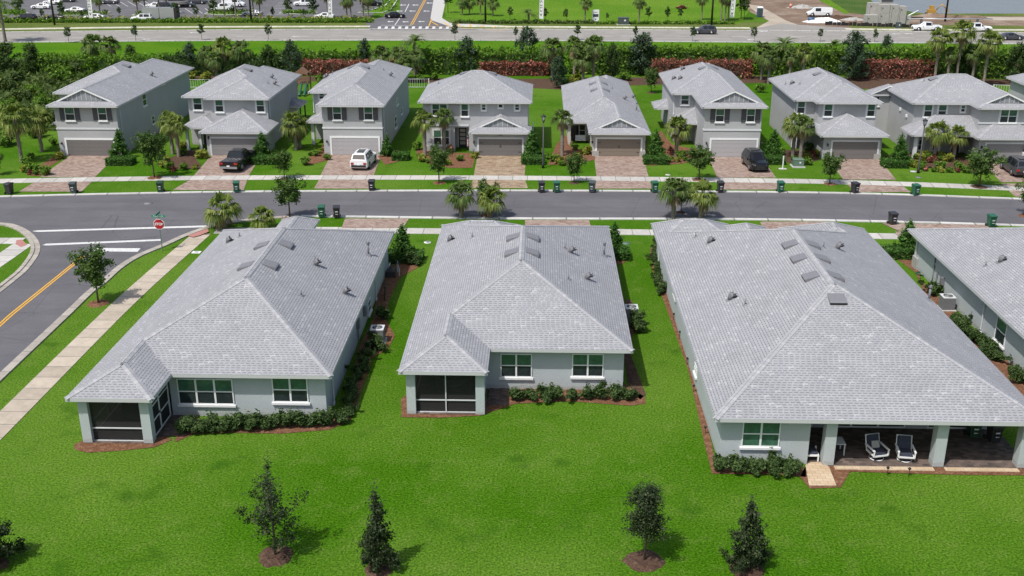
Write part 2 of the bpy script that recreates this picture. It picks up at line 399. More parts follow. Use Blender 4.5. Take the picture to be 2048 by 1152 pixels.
# sidewalks
fs=smooth([(-140,91),(-95,97.3),G(0,362.5),G(256,358),G(512,355.5),G(1024,356),G(1536,361.5),G(1800,368),G(2048,378),(80,97),(140,91)],4)
mb=MB(); ribbon(mb,fs,-.85,.85,0,.03); o=mb.build('far_sidewalk',M['conc'],None,(0,0,0)); o['kind']='structure'
ns=smooth([G(430,462),G(640,460),G(860,462.5),G(1260,464.5),G(1790,473),(60,85.5),(100,81)],4)
mb=MB(); ribbon(mb,ns,-.78,.78,0,.03); o=mb.build('near_sidewalk',M['conc'],None,(0,0,0)); o['kind']='structure'
sw=[G(402,470),G(390,480),G(249,605),G(0,852),G(-170,1020)]
mb=MB(); ribbon(mb,smooth(sw,5),-.8,.8,0,.034); o=mb.build('side_sidewalk',m_concrete('side_walk_concrete',(.43,.37,.30)),None,(0,0,0)); o['kind']='structure'
mb=MB(); ribbon(mb,[G(-60,482),G(44,482)],-.8,.8,0,.032); ribbon(mb,[G(47,488),G(-5,524),G(-150,620)],-.85,.85,0,.028); o=mb.build('corner_sidewalk',M['conc'],None,(0,0,0)); o['kind']='structure'
psheet('kerb_ramp',[(375,471),(415,457),(418,463),(398,471),(386,474)],M['red'],.112)
psheet('corner_kerb_ramp',[(33,480),(44,479),(54,489),(42,494),(31,488)],M['red'],.04)
# painted markings
def mark(name,px,mat=None,z=.022): return psheet(name,px,mat or M['pwhite'],z)
mark('crossing_line',[(64,462.3),(76,463.8),(413,454.3),(413,450.8),(75,460.6)])
mark('crossing_line',[(85,490),(92,491),(322,481.4),(322,478.2),(92,487.4)])
mark('stop_line',[(188,502.5),(275,503.5),(281,496.5),(192,496)])
yl=[G(168,512),G(22,630),G(0,650),G(-200,822)]
mb=MB(); ribbon(mb,yl,.05,.17,0,.023); ribbon(mb,yl,-.05,-.17,0,.023); o=mb.build('yellow_centre_line',M['pyellow'],None,(0,0,0)); o['kind']='structure'
# driveways (paver) far side: garage edge, sidewalk edge, kerb edge
DR=[((137,228),(80,190),(38,163)),((425,522),(386,496),(345,487)),((663,760),(640,747),(628,738)),((957,1050),(947,1049),(940,1056)),
    ((1190,1284),(1193,1297),(1190,1305)),((1419,1520),(1434,1552),(1440,1564)),((1659,1757),(1686,1792),(1712,1822)),((1966,2058),(2002,2105),(2030,2150))]
for i,(g,s_,k) in enumerate(DR):
    yo=[(315,352,384),(310,351,381),(311,350.5,378),(312,351,377),(312,351,378),(313,353,380),(318,357,385),(325,362,394)][i]
    m=M['paver2'] if i==3 else M['paver']
    psheet('driveway',[(g[0],yo[0]-6),(g[1],yo[0]-6),(g[1]+2,yo[0]),(s_[1],yo[1]+2),(s_[0],yo[1]+2),(g[0]-2,yo[0])],m,.016)
    psheet('driveway_apron',[(s_[0],yo[1]+5),(s_[1],yo[1]+5),(k[1],yo[2]-1),(k[0],yo[2]-1)],m,.012)
# near-side driveways
for px in ([(690,437),(818,437),(806,456),(683,456)],[(1050,440),(1178,440),(1184,460),(1050,460)],[(1520,443),(1655,443),(1640,470),(1530,470)],[(1763,446),(1985,450),(1975,466),(1800,463)],[(1790,463),(1830,463),(1845,540),(1800,480)]):
    psheet('near_driveway',px,M['paver'],.038)
# --- boulevard beyond the hedge
bn=[(-260,190),(-160,200),G(0,85),G(512,81),G(1024,81),G(1536,85),G(2048,88),(160,200),(260,190)]
bf=[(-260,205),(-160,215),G(0,65),G(512,60),G(1024,59),G(1536,62),G(2048,66),(160,217),(260,207)]
sheet('boulevard_verge',[(-260,188),(-260,160),(-60,165),(0,172),(60,172),(120,165),(260,160),(260,190)]+smooth(bn,3)[::-1][1:-1],M['verge'],.003)
sheet('boulevard',smooth(bf,4)[::-1]+smooth(bn,4),M['bigroad'],.012)
mb=MB(); ribbon(mb,smooth(bn,4),0,-.5,-.01,.12); ribbon(mb,smooth(bf,4),0,.5,-.01,.12); o=mb.build('boulevard_kerb',M['conc2'],None,(0,0,0)); o['kind']='structure'
psheet('dry_verge',[(-300,30),(-300,75),(0,66),(512,60),(760,60),(760,40),(400,38),(0,42)],M['olive'],.005)
psheet('dry_verge',[(850,60),(1024,59),(1536,62),(2400,70),(2400,52),(1540,44),(1024,46),(880,40),(850,50)],M['olive'],.005)
bw=smooth([G(-300,63),G(0,58.5),G(250,55),G(512,53.5),G(740,53)],3)
mb=MB(); ribbon(mb,bw,-1.3,1.3,0,.03); ribbon(mb,smooth([G(900,52),G(1024,53.5),G(1280,55),G(1500,56)],3),-1.3,1.3,0,.03); ribbon(mb,smooth([G(1690,58),G(1860,60),G(2048,60),(150,230)],3),-1.3,1.3,0,.03)
o=mb.build('boulevard_sidewalk',m_concrete('bw_concrete',(.52,.50,.40)),None,(0,0,0)); o['kind']='structure'
psheet('turning_lane',[(1480,62.5),(1560,47),(1720,57),(1690,63)],M['bigroad'],.016)
for a in ((45,82,1),(290,78,1),(590,72.5,1),(385,65,0),(1270,65,0),(1525,63,0),(1790,67.5,0),(1815,67,0),(1500,79,1)):
    x,y=a[0],a[1]
    mark('lane_arrow',[(x-8,y+.4),(x,y-.6),(x,y-.1),(x+10,y-.2),(x+10,y+.5),(x,y+.6),(x,y+1.1)],z=.03)
mb=MB()
for k in range(-9,14): ribbon(mb,[G(1024+k*110,72+abs(k)*.5*abs(k)/9),G(1024+k*110+34,72+abs(k)*.5*abs(k)/9)],-.1,.1,0,.02)
o=mb.build('lane_dashes',M['pwhite'],None,(0,0,0)); o['kind']='structure'
# parking lot and side street at the top
psheet('parking_lot',[(-500,-60),(-300,42),(0,40),(400,36),(640,36),(740,36),(790,-30),(820,-60)],M['asphalt2'],.010)
psheet('junction_road',[(740,60),(730,44),(800,24),(800,-5),(818,-60),(900,-60),(890,0),(868,40),(900,52),(960,60)],M['asphalt2'],.018)
psheet('junction_pavement',[(872,-30),(902,-30),(890,8),(884,36),(900,46),(1024,52),(1024,54),(900,53),(862,40),(861,36)],M['conc3'],.024)
mb=MB()
for k in range(11):
    x=755+k*13.6; a,b=G(x,58.8),G(x+6,58.8); c,d=G(x+7.5,53.2),G(x+1.5,53.2); mb.quad(*[(q[0],q[1],.03) for q in (a,b,c,d)])
o=mb.build('zebra_crossing',M['pwhite'],None,(0,0,0)); o['kind']='structure'
mb=MB(); ribbon(mb,[G(823,50),G(850,0),G(870,-40)],.12,.3,0,.03); ribbon(mb,[G(823,50),G(850,0),G(870,-40)],-.12,-.3,0,.03)
for k in range(8): ribbon(mb,[G(862+k*26,43+k*2.0),G(876+k*22,51+k*1.0)],-.15,.15,0,.032)
ribbon(mb,[G(858,52),G(863,38)],-.12,.12,0,.03); ribbon(mb,[G(858,52.6),G(1010,61)],-.12,.12,0,.03)
o=mb.build('yellow_lines',M['pyellow'],None,(0,0,0)); o['kind']='structure'
mb=MB(); ribbon(mb,[G(790,50),G(806,27)],-.1,.1,0,.03); ribbon(mb,[G(810,24),G(818,8)],-.1,.1,0,.03); ribbon(mb,[G(762,50.5),G(824,51)],-.15,.15,0,.03)
o=mb.build('white_lane_lines',M['pwhite'],None,(0,0,0)); o['kind']='structure'
for x,y in ((780,43),(810,43.5),(842,43),(798,22),(824,22),(852,22),(805,10),(830,10),(858,6)):
    mark('lane_arrow',[(x-6,y),(x-1,y-1.4),(x-1,y-.4),(x+7,y-.6),(x+7,y+.6),(x-1,y+.5),(x-1,y+1.4)],z=.032)
# parking bay lines
mb=MB()
for k in range(9): ribbon(mb,[G(90-k*4,3+k*3.4),G(130-k*2,4.5+k*3.4)],-.07,.07,0,.02)
for k in range(10): ribbon(mb,[G(560-k*3,2+k*3),G(600-k*3,2.6+k*3)],-.07,.07,0,.02)
for k in range(8): ribbon(mb,[G(205+k*17,3),G(222+k*17,13)],-.07,.07,0,.02)
for k in range(7): ribbon(mb,[G(330+k*20,17),G(345+k*20,27)],-.07,.07,0,.02)
o=mb.build('parking_lines',M['pwhite'],None,(0,0,0)); o['kind']='structure'
ISL=[[(0,31),(58,27),(40,22),(0,24)],[(112,32),(128,24),(200,23),(222,25),(200,30)],[(265,31),(280,26),(340,26),(352,30),(300,33)],[(410,28),(425,22),(500,21),(520,25),(500,30),(430,30)],[(558,27),(575,23),(625,24),(636,26),(600,29)],[(715,26),(745,20),(770,12),(790,-10),(800,-10),(782,20),(765,26)]]
for p in ISL:
    pts=[G(x,y) for x,y in p]; mb=MB(); ribbon(mb,pts+[pts[0]],-.15,.15,0,.15); o=mb.build('island_kerb',M['conc2'],None,(0,0,0)); o['kind']='structure'
    psheet('planting_island',p,M['field'],.05)
# green field, works site, lake
psheet('field',[(905,-60),(893,8),(890,34),(1024,48),(1480,47),(1500,20),(1478,-60)],M['field'],.008)
psheet('dirt_ground',[(1480,-60),(1492,8),(1500,24),(1545,45),(1545,60),(1700,60),(1700,47),(2500,58),(2500,28),(1900,30),(1760,28),(1700,26),(1640,-60)],M['dirt'],.010)
psheet('sand_track',[(1492,8),(1520,12),(1570,40),(1610,55),(1600,62),(1500,62),(1538,42),(1512,24)],M['sand'],.014)
psheet('lake_bank',[(1600,-60),(1640,0),(1700,26),(1760,32),(1900,32),(2500,34),(2500,-60)],M['marsh'],.006+.006)
psheet('green_bank',[(1622,-30),(1640,2),(1690,28),(1700,26),(1660,0),(1650,-30)],M['field'],.016)
psheet('lake',[(1735,-60),(1742,0),(1750,8),(1800,20),(1850,27),(2048,27),(2500,26),(2500,-60)],M['water'],.020)
psheet('sand_track',[(1850,38),(1900,34),(2048,34),(2500,36),(2500,42),(2048,41),(1900,40)],M['sand'],.018)
psheet('shore_grass',[(1810,24),(1850,27),(2048,27),(2500,26),(2500,33),(2048,32),(1850,31)],M['olive'],.024)
# marsh at the left
psheet('marsh',[(-300,130),(0,118),(120,112),(150,122),(185,135),(120,180),(104,195),(98,222),(60,240),(0,262),(-300,290)],M['marsh'],.005)
psheet('pond',[(-300,205),(-20,192),(22,196),(16,206),(0,212),(-60,235),(-300,260)],M['water'],.012)
# mulch beds
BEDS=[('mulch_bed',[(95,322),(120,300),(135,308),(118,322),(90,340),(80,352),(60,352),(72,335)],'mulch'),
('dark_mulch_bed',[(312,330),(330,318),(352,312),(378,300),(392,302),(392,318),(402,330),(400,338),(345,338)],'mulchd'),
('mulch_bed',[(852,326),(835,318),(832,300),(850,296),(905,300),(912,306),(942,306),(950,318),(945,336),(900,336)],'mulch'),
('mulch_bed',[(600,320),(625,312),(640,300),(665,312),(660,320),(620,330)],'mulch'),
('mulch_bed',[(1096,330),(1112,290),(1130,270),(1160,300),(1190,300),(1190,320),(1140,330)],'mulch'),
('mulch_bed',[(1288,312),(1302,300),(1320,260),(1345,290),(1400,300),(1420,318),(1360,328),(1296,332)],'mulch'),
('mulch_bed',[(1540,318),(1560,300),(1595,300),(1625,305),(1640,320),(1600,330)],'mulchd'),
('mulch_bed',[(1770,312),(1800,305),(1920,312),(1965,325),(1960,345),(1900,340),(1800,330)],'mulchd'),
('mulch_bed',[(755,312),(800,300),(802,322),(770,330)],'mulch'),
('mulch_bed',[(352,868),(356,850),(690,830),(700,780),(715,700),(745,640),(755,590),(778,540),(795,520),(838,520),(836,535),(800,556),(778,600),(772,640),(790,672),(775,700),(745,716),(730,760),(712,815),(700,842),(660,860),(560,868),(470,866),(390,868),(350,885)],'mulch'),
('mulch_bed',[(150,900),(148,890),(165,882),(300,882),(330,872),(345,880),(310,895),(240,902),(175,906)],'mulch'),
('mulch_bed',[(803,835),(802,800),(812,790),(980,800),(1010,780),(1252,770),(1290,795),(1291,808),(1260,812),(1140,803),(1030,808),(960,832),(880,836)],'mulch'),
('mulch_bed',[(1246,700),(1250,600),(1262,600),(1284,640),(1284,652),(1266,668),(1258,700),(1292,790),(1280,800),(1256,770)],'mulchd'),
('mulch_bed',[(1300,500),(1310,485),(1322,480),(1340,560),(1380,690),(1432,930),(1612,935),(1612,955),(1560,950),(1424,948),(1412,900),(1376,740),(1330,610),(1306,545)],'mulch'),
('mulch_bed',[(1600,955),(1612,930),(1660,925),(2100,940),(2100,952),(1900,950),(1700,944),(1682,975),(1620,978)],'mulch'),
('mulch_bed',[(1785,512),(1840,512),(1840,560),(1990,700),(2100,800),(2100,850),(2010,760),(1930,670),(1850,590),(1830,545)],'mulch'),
('mulch_bed',[(1230,505),(1255,508),(1258,520),(1240,530),(1232,528)],'mulch'),
]
for n,p,m in BEDS: sheet(n,[G(x,y) for x,y in p],M[m],.026 if len(p)<20 else .027)
# yellow strip behind the far houses
psheet('mulch_bed',[(300,158),(900,166),(1010,171),(1060,176),(1140,180),(1220,172),(1290,170),(1560,165),(1700,178),(1830,178),(1960,170),(2100,172),(2100,160),(1500,152),(1024,158),(560,152),(330,150)],M['mulchd'],.006)
# ================================================================ roofs
def RC(x0,y0,x1,y1,e,p=.45,gable='',pw=None,pe=None,ps=None,pn=None): return dict(b=(x0,y0,x1,y1),e=e,p={'W':pw or p,'E':pe or p,'S':ps or p,'N':pn or p},g=gable)
def planes(r):
    x0,y0,x1,y1=r['b'];e=r['e'];p=r['p'];o=[]
    if 'W' not in r['g']: o.append((p['W'],0,e-p['W']*x0,'W'))
    if 'E' not in r['g']: o.append((-p['E'],0,e+p['E']*x1,'E'))
    if 'S' not in r['g']: o.append((0,p['S'],e-p['S']*y0,'S'))
    if 'N' not in r['g']: o.append((0,-p['N'],e+p['N']*y1,'N'))
    return o
def clip(poly,a,b,c,keep=1):  # keep region keep*(a x + b y + c) >= 0
    out=[]; n=len(poly)
    for i in range(n):
        p,q=poly[i],poly[(i+1)%n]; fp=keep*(a*p[0]+b*p[1]+c); fq=keep*(a*q[0]+b*q[1]+c)
        if fp>=-1e-9: out.append(p)
        if (fp>1e-9 and fq<-1e-9) or (fp<-1e-9 and fq>1e-9):
            t=fp/(fp-fq); out.append((p[0]+(q[0]-p[0])*t,p[1]+(q[1]-p[1])*t))
    return out
def area(p): return abs(sum(p[i][0]*p[(i+1)%len(p)][1]-p[(i+1)%len(p)][0]*p[i][1] for i in range(len(p))))/2 if len(p)>2 else 0
def roof_faces(rects):
    out=[]
    for i,r in enumerate(rects):
        x0,y0,x1,y1=r['b']; P=planes(r)
        for k,pl in enumerate(P):
            poly=[(x0,y0),(x1,y0),(x1,y1),(x0,y1)]
            for j,o in enumerate(P):
                if j!=k and len(poly)>2: poly=clip(poly,o[0]-pl[0],o[1]-pl[1],o[2]-pl[2])
            pieces=[poly] if area(poly)>1e-3 else []
            for j,s_ in enumerate(rects):
                if j==i: continue
                X0,Y0,X1,Y1=s_['b']; hs=[(1,0,-X0),(-1,0,X1),(0,1,-Y0),(0,-1,Y1)]; skip=False
                for o in planes(s_):
                    d=(o[0]-pl[0],o[1]-pl[1],o[2]-pl[2])
                    if abs(d[0])<1e-6 and abs(d[1])<1e-6 and abs(d[2])<2e-3:
                        if j>i: skip=True
                        continue
                    hs.append(d)
                if skip: continue
                new=[]
                for pc in pieces:
                    rem=pc
                    for h in hs:
                        if len(rem)<3: break
                        if abs(h[0])<1e-9 and abs(h[1])<1e-9:
                            if h[2]<=0: new.append(rem); rem=[]
                            continue
                        o=clip(rem,*h,keep=-1)
                        if area(o)>1e-3: new.append(o)
                        rem=clip(rem,*h)
                        if area(rem)<=1e-3: rem=[]
                pieces=new
            for pc in pieces: out.append((pl,pc))
    return out
def height(rects,x,y):
    h=-1e9;nn=None
    for r in rects:
        x0,y0,x1,y1=r['b']
        if x0<=x<=x1 and y0<=y<=y1:
            m=min((p[0]*x+p[1]*y+p[2],p) for p in planes(r))
            if m[0]>h: h,nn=m
    return h,nn
def on_roof(rects,px,py):
    d=ray(px,py); t0=(9.5-CAMH)/d[2]; t1=(2-CAMH)/d[2]
    for k in range(900):
        t=t0+(t1-t0)*k/900; x,y,z=d[0]*t,d[1]*t,CAMH+d[2]*t; h,p=height(rects,x,y)
        if z<=h: return (x,y,h),p
    return None,None
def make_roof(par,rects,slabs=None,fz=.2,mat=None):
    F=roof_faces(rects); mb=MB(); cap=MB(); polys=[]
    for pl,pc in F:
        a,b,c,d=pl; s_=math.sqrt(a*a+b*b); k=math.sqrt(1+s_*s_)
        P=[(x,y,a*x+b*y+c) for x,y in pc]
        ar=sum(pc[i][0]*pc[(i+1)%len(pc)][1]-pc[(i+1)%len(pc)][0]*pc[i][1] for i in range(len(pc)))
        if ar<0: P=P[::-1]
        hx,hy=-b/s_,a/s_; ux,uy=a/s_,b/s_
        mb.quad(*P,uv=[(x*hx+y*hy,(x*ux+y*uy)*k) for x,y,z in P]); polys.append((Vector((-a,-b,1)).normalized(),[Vector(p) for p in P],(round(a,3),round(b,3),round(c,2))))
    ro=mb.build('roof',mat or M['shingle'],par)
    for i in range(len(polys)):
        n1,A,k1=polys[i]
        for j in range(i+1,len(polys)):
            n2,B,k2=polys[j]
            if k1==k2: continue
            for u in range(len(A)):
                p,q=A[u],A[(u+1)%len(A)]; L=(q-p).length
                if L<.15: continue
                d=(q-p)/L
                for v in range(len(B)):
                    r,s_=B[v],B[(v+1)%len(B)]
                    if ((r-p)-d*(r-p).dot(d)).length>.01 or ((s_-p)-d*(s_-p).dot(d)).length>.01: continue
                    t0,t1=sorted(((r-p).dot(d),(s_-p).dot(d))); t0=max(0,t0); t1=min(L,t1)
                    if t1-t0<.12: continue
                    d1=n1.cross(d); d2=d.cross(n2)   # into each face
                    if d1.dot(n2)>-1e-3: continue
                    a=p+d*t0; b=p+d*t1; w=.185
                    for nn,dd in ((n1,d1),(n2,d2)):
                        o=nn*.022; Q=[a+o,b+o,b+dd*w+o,a+dd*w+o]; uv=[(t0,0),(t1,0),(t1,w),(t0,w)]
                        if (Q[1]-Q[0]).cross(Q[2]-Q[1]).z<0: Q=Q[::-1]; uv=uv[::-1]
                        cap.quad(*[tuple(x) for x in Q],uv=uv)
    if cap.v: cap.build('ridge_cap',M['ridge'],ro)
    # fascia and soffit slab, footprint split into a grid of cells so that nothing overlaps
    fm=MB()
    for e in sorted({r['e'] for r in rects}):
        rs=[r['b'] for r in rects if r['e']==e]
        xs=sorted({round(v,4) for b in rs for v in (b[0],b[2])}); ys=sorted({round(v,4) for b in rs for v in (b[1],b[3])})
        inside=lambda x,y: any(b[0]<x<b[2] and b[1]<y<b[3] for b in rs)
        C={(i,j) for i in range(len(xs)-1) for j in range(len(ys)-1) if inside((xs[i]+xs[i+1])/2,(ys[j]+ys[j+1])/2)}
        z0,z1=e-fz,e-.004
        for (i,j) in C:
            x0,x1,y0,y1=xs[i],xs[i+1],ys[j],ys[j+1]
            fm.quad((x0,y0,z0),(x0,y1,z0),(x1,y1,z0),(x1,y0,z0))
            if (i-1,j) not in C: fm.quad((x0,y1,z0),(x0,y0,z0),(x0,y0,z1),(x0,y1,z1))
            if (i+1,j) not in C: fm.quad((x1,y0,z0),(x1,y1,z0),(x1,y1,z1),(x1,y0,z1))
            if (i,j-1) not in C: fm.quad((x0,y0,z0),(x1,y0,z0),(x1,y0,z1),(x0,y0,z1))
            if (i,j+1) not in C: fm.quad((x1,y1,z0),(x0,y1,z0),(x0,y1,z1),(x1,y1,z1))
    fm.build('fascia',M['fascia'],par)
    return ro
def dutch(par,x0,x1,y,e,p=.45,back=.75,full=False):
    """board-and-batten triangle above the pent eave; returns the gable rect to add"""
    h=e+(x1-x0)/2*p; xm=(x0+x1)/2; zb=e+(0 if full else p*back)*.0+.02
    mb=MB(); yy=y+back+.16
    mb.add([(x0+.25,yy,e+.02),(x1-.25,yy,e+.02),(xm,yy,h-.12)],[(0,1,2)])
    b2=mb; b2.cur=1; k=int((x1-x0)/.5)
    for i in range(1,k):
        x=x0+(x1-x0)*i/k; top=h-.16-abs(x-xm)*p
        z0=e+(.02 if full else .02+p*back)
        if top-z0>.12: b2.box(x-.035,yy-.03,z0,x+.035,yy+.002,top)
    b2.build('gable_board',[M['board'],M['fascia']],par)
    b3=MB()   # raking fascia
    for s_ in (-1,1):
        xe=x0+.012 if s_<0 else x1-.012; yf=y+back
        P=[(xe,yf-.012,e-.02),(xm,yf-.012,h-.02),(xm,yf-.012,h-.2),(xe,yf-.012,e-.2)]
        Q=[(a,yf+.05,c) for a,_,c in P]
        b3.add(P+Q,[(0,1,2,3),(7,6,5,4),(0,4,5,1),(3,2,6,7)])
    b3.build('gable_fascia',M['white'],par)
def dutch_rects(x0,y0,x1,y1,e,p=.45,back=.75,north=''):
    return [RC(x0,y0,x1,y1,e,p,north),RC(x0,y0+back,x1,y1,e,p,'S'+north)]
# ================================================================ house pieces
def win(par,Y,px,cols=2,side=None,X=None,trim=True,shutters=None,top='glass_g',bot='glass_d',sashes=True,sill=True):
    """px=(x0,y0,x1,y1) photo rectangle of a window on a wall. front walls: plane Y, side walls: plane X"""
    if X is None:
        yc=(px[1]+px[3])/2; x0,_=PY(px[0],yc,Y); x1,_=PY(px[2],yc,Y); xc=(px[0]+px[2])/2
        z1=PY(xc,px[1],Y)[1]; z0=PY(xc,px[3],Y)[1]
        T=lambda p:(p[0],Y-p[1],p[2])
    else:
        x0,_=PXp(px[0],(px[1]+px[3])/2,X); x1,_=PXp(px[2],(px[1]+px[3])/2,X); x0,x1=min(x0,x1),max(x0,x1)
        z1=PXp((px[0]+px[2])/2,px[1],X)[1]; z0=PXp((px[0]+px[2])/2,px[3],X)[1]
        T=(lambda p:(X+p[1],p[0],p[2])) if side=='E' else (lambda p:(X-p[1],p[0],p[2]))
    return winbox(par,T,x0,x1,z0,z1,cols,trim,shutters,top,bot,sashes,sill)
def winbox(par,T,x0,x1,z0,z1,cols=2,trim=True,shutters=None,top='glass_g',bot='glass_d',sashes=True,sill=True):
    wobj=MB(T); t=.06; zm=(z0+z1)/2 if sashes else None
    wobj.box(x0,.002,z0,x0+t,.06,z1); wobj.box(x1-t,.002,z0,x1,.06,z1); wobj.box(x0+t,.002,z1-t,x1-t,.06,z1); wobj.box(x0+t,.002,z0,x1-t,.06,z0+t)
    for k in range(1,cols):
        x=x0+(x1-x0)*k/cols; wobj.box(x-.05,.002,z0+t,x+.05,.055,z1-t)
    if sashes:
        for k in range(cols):
            a=x0+(x1-x0)*k/cols+(.05 if k else t); b=x0+(x1-x0)*(k+1)/cols-(.05 if k<cols-1 else t)
            wobj.box(a,.002,zm-.028,b,.05,zm+.028)
    o=wobj.build('window',M['white'],par)
    for k in range(cols):
        a=x0+(x1-x0)*k/cols+(.05 if k else t); b=x0+(x1-x0)*(k+1)/cols-(.05 if k<cols-1 else t)
        if sashes:
            g=MB(T); g.box(a,.001,zm+.028,b,.022,z1-t); g.build('pane',M[top],o)
            g=MB(T); g.box(a,.001,z0+t,b,.022,zm-.028); g.build('pane',M[bot],o)
        else:
            g=MB(T); g.box(a,.001,z0+t,b,.022,z1-t); g.build('pane',M[bot],o)
    if sill: sb=MB(T); sb.box(x0-.08,.002,z0-.13,x1+.08,.13,z0-.003); sb.build('sill',M['white'],o)
    if trim:
        tb=MB(T); tw=.14
        tb.box(x0-tw,.001,z0,x0-.003,.04,z1+tw); tb.box(x1+.003,.001,z0,x1+tw,.04,z1+tw); tb.box(x0-.003,.001,z1+.003,x1+.003,.04,z1+tw)
        tb.build('window_trim',M['trim'],par)
    if shutters:
        for a,b in ((x0-.56,x0-.02),(x1+.02,x1+.56)):
            sh=MB(T); sh.box(a,.042,z0,b,.085,z1)
            for k in range(int((z1-z0)/.16)): zz=z0+.1+k*.16; sh.box(a+.06,.085,zz,b-.06,.1,zz+.07)
            sh.build('shutter',M['shutter'],par)
    return o
def garage(par,Y,px,mat,hinges=False,lamps=True,trim='white'):
    yc=(px[1]+px[3])/2; x0,_=PY(px[0],yc,Y); x1,_=PY(px[2],yc,Y); z1=min(2.45,PY((px[0]+px[2])/2,px[1],Y)[1]); z0=0.02
    T=lambda p:(p[0],Y-p[1],p[2])
    d=MB(T); d.box(x0,.001,z0,x1,.03,z1); n=4; h=(z1-z0)/n
    for k in range(n):
        m=8
        for j in range(m):
            a=x0+(x1-x0)*j/m+.06; b=x0+(x1-x0)*(j+1)/m-.06; d.box(a,.03,z0+k*h+.07,b,.042,z0+(k+1)*h-.07)
        if k: d.box(x0,.03,z0+k*h-.012,x1,.034,z0+k*h+.012)
    o=d.build('garage_door',mat,par)
    if hinges:
        hb=MB(T)
        for z in (z0+.42,z1-.42): hb.box(x0+.03,.043,z-.03,x0+.42,.055,z+.03); hb.box(x1-.42,.043,z-.03,x1-.03,.055,z+.03)
        xm=(x0+x1)/2; hb.box(xm-.07,.043,z0+.95,xm-.03,.07,z0+1.2); hb.box(xm+.03,.043,z0+.95,xm+.07,.07,z0+1.2)
        hb.build('door_hardware',M['dark'],o)
    t=MB(T); t.box(x0-.2,.001,0.01,x0-.003,.07,z1+.2); t.box(x1+.003,.001,.01,x1+.2,.07,z1+.2); t.box(x0-.003,.001,z1+.003,x1+.003,.07,z1+.2)
    t.build('garage_door_trim',M[trim],par)
    if lamps:
        for x in (x0-.55,x1+.55): walllamp(par,T,x,z1-.35)
    return x0,x1,z1
def walllamp(par,T,x,z):
    l=MB(T); l.box(x-.05,.001,z-.1,x+.05,.04,z+.15); l.box(x-.03,.04,z+.08,x+.03,.16,z+.12); l.frust((x,.16),z-.14,z+.08,.05,.05,.085,.085); l.frust((x,.16),z+.081,z+.17,.1,.1,.02,.02)
    l.build('wall_lamp',M['dark'],par)
def bandtrim(par,boxes,mat='trim'):
    b=MB()
    for q in boxes: b.box(*q)
    b.build('band_moulding',M[mat],par)
def downspout(par,x,y,z1,z0=.1,ax='x',s_=1):
    b=MB(); b.box(x-.04,y-.04,z0+.12,x+.04,y+.04,z1); b.box(x-.05,y-.25,z0,x+.05,y+.05,z0+.13); b.build('downspout',M['trim'],par)
def vents(par,rects,L):
    for kind,pts in L.items():
        for px,py in pts:
            P,pl=on_roof(rects,px,py)
            if P is None: continue
            a,b=pl[0],pl[1]; s_=math.hypot(a,b); up=Vector((a/s_,b/s_,s_)).normalized(); nn=Vector((-a,-b,1)).normalized(); ac=up.cross(nn); P=Vector(P)
            T=lambda p,P=P,up=up,nn=nn,ac=ac: tuple(P+ac*p[0]+up*p[1]+nn*p[2])
            TZ=lambda p,P=P: (P.x+p[0],P.y+p[1],P.z+p[2])
            if kind=='big':
                m=MB(T); w=.47
                m.add([(-w,-.4,.01),(w,-.4,.01),(w,.5,.01),(-w,.5,.01),(-w,-.4,.15),(w,-.4,.15),(w,-.3,.17),(-w,-.3,.17),(w,.5,.03),(-w,.5,.03)],
                      [(4,5,6,7),(7,6,8,9),(0,4,7,9,3),(1,2,8,6,5),(9,8,2,3)])
                o=m.build('roof_vent',M['ventm'],par)
                k=MB(T); k.box(-w+.02,-.425,.01,w-.02,-.39,.14); k.build('vent_opening',M['dark'],o)
            elif kind=='goose':
                m=MB(T); m.frust((0,0),.005,.03,.24,.24,.22,.22); o=m.build('roof_vent',M['ventm'],par)
                k=MB(TZ); k.tube([(0,0,0),(0,0,.22),(.03,0,.32),(.13,0,.36),(.23,0,.3),(.26,0,.2)],[.16,.16,.17,.17,.16,.17],8); k.build('vent_hood',M['ventm'],o)
            elif kind=='pipe':
                m=MB(TZ); m.cyl(0,0,-.05,.34,.045,8); o=m.build('vent_pipe',M['ventm'],par)
                k=MB(T); k.frust((0,0),.004,.05,.16,.16,.07,.07); k.build('pipe_flashing',M['ventm'],o)
            else:
                m=MB(TZ); m.cyl(0,0,-.1,.85,.075,10); o=m.build('vent_pipe',M['ventm'],par)
                k=MB(TZ); k.cyl(0,0,.85,.93,.13,10); k.cyl(0,0,.95,1.0,.13,10,.05); k.build('vent_cap',M['ventm'],o)
                k=MB(T); k.frust((0,0),.004,.1,.26,.26,.1,.1); k.build('pipe_flashing',M['ventm'],o)
def walls(par,boxes,mat):
    m=MB()
    for q in boxes: m.box(*q)
    return m.build('wall',mat,par)
# ================================================================ near houses
def house(name,loc,label,cat='house',group=None): return thing(name,loc,label,cat,group)
e=2.85
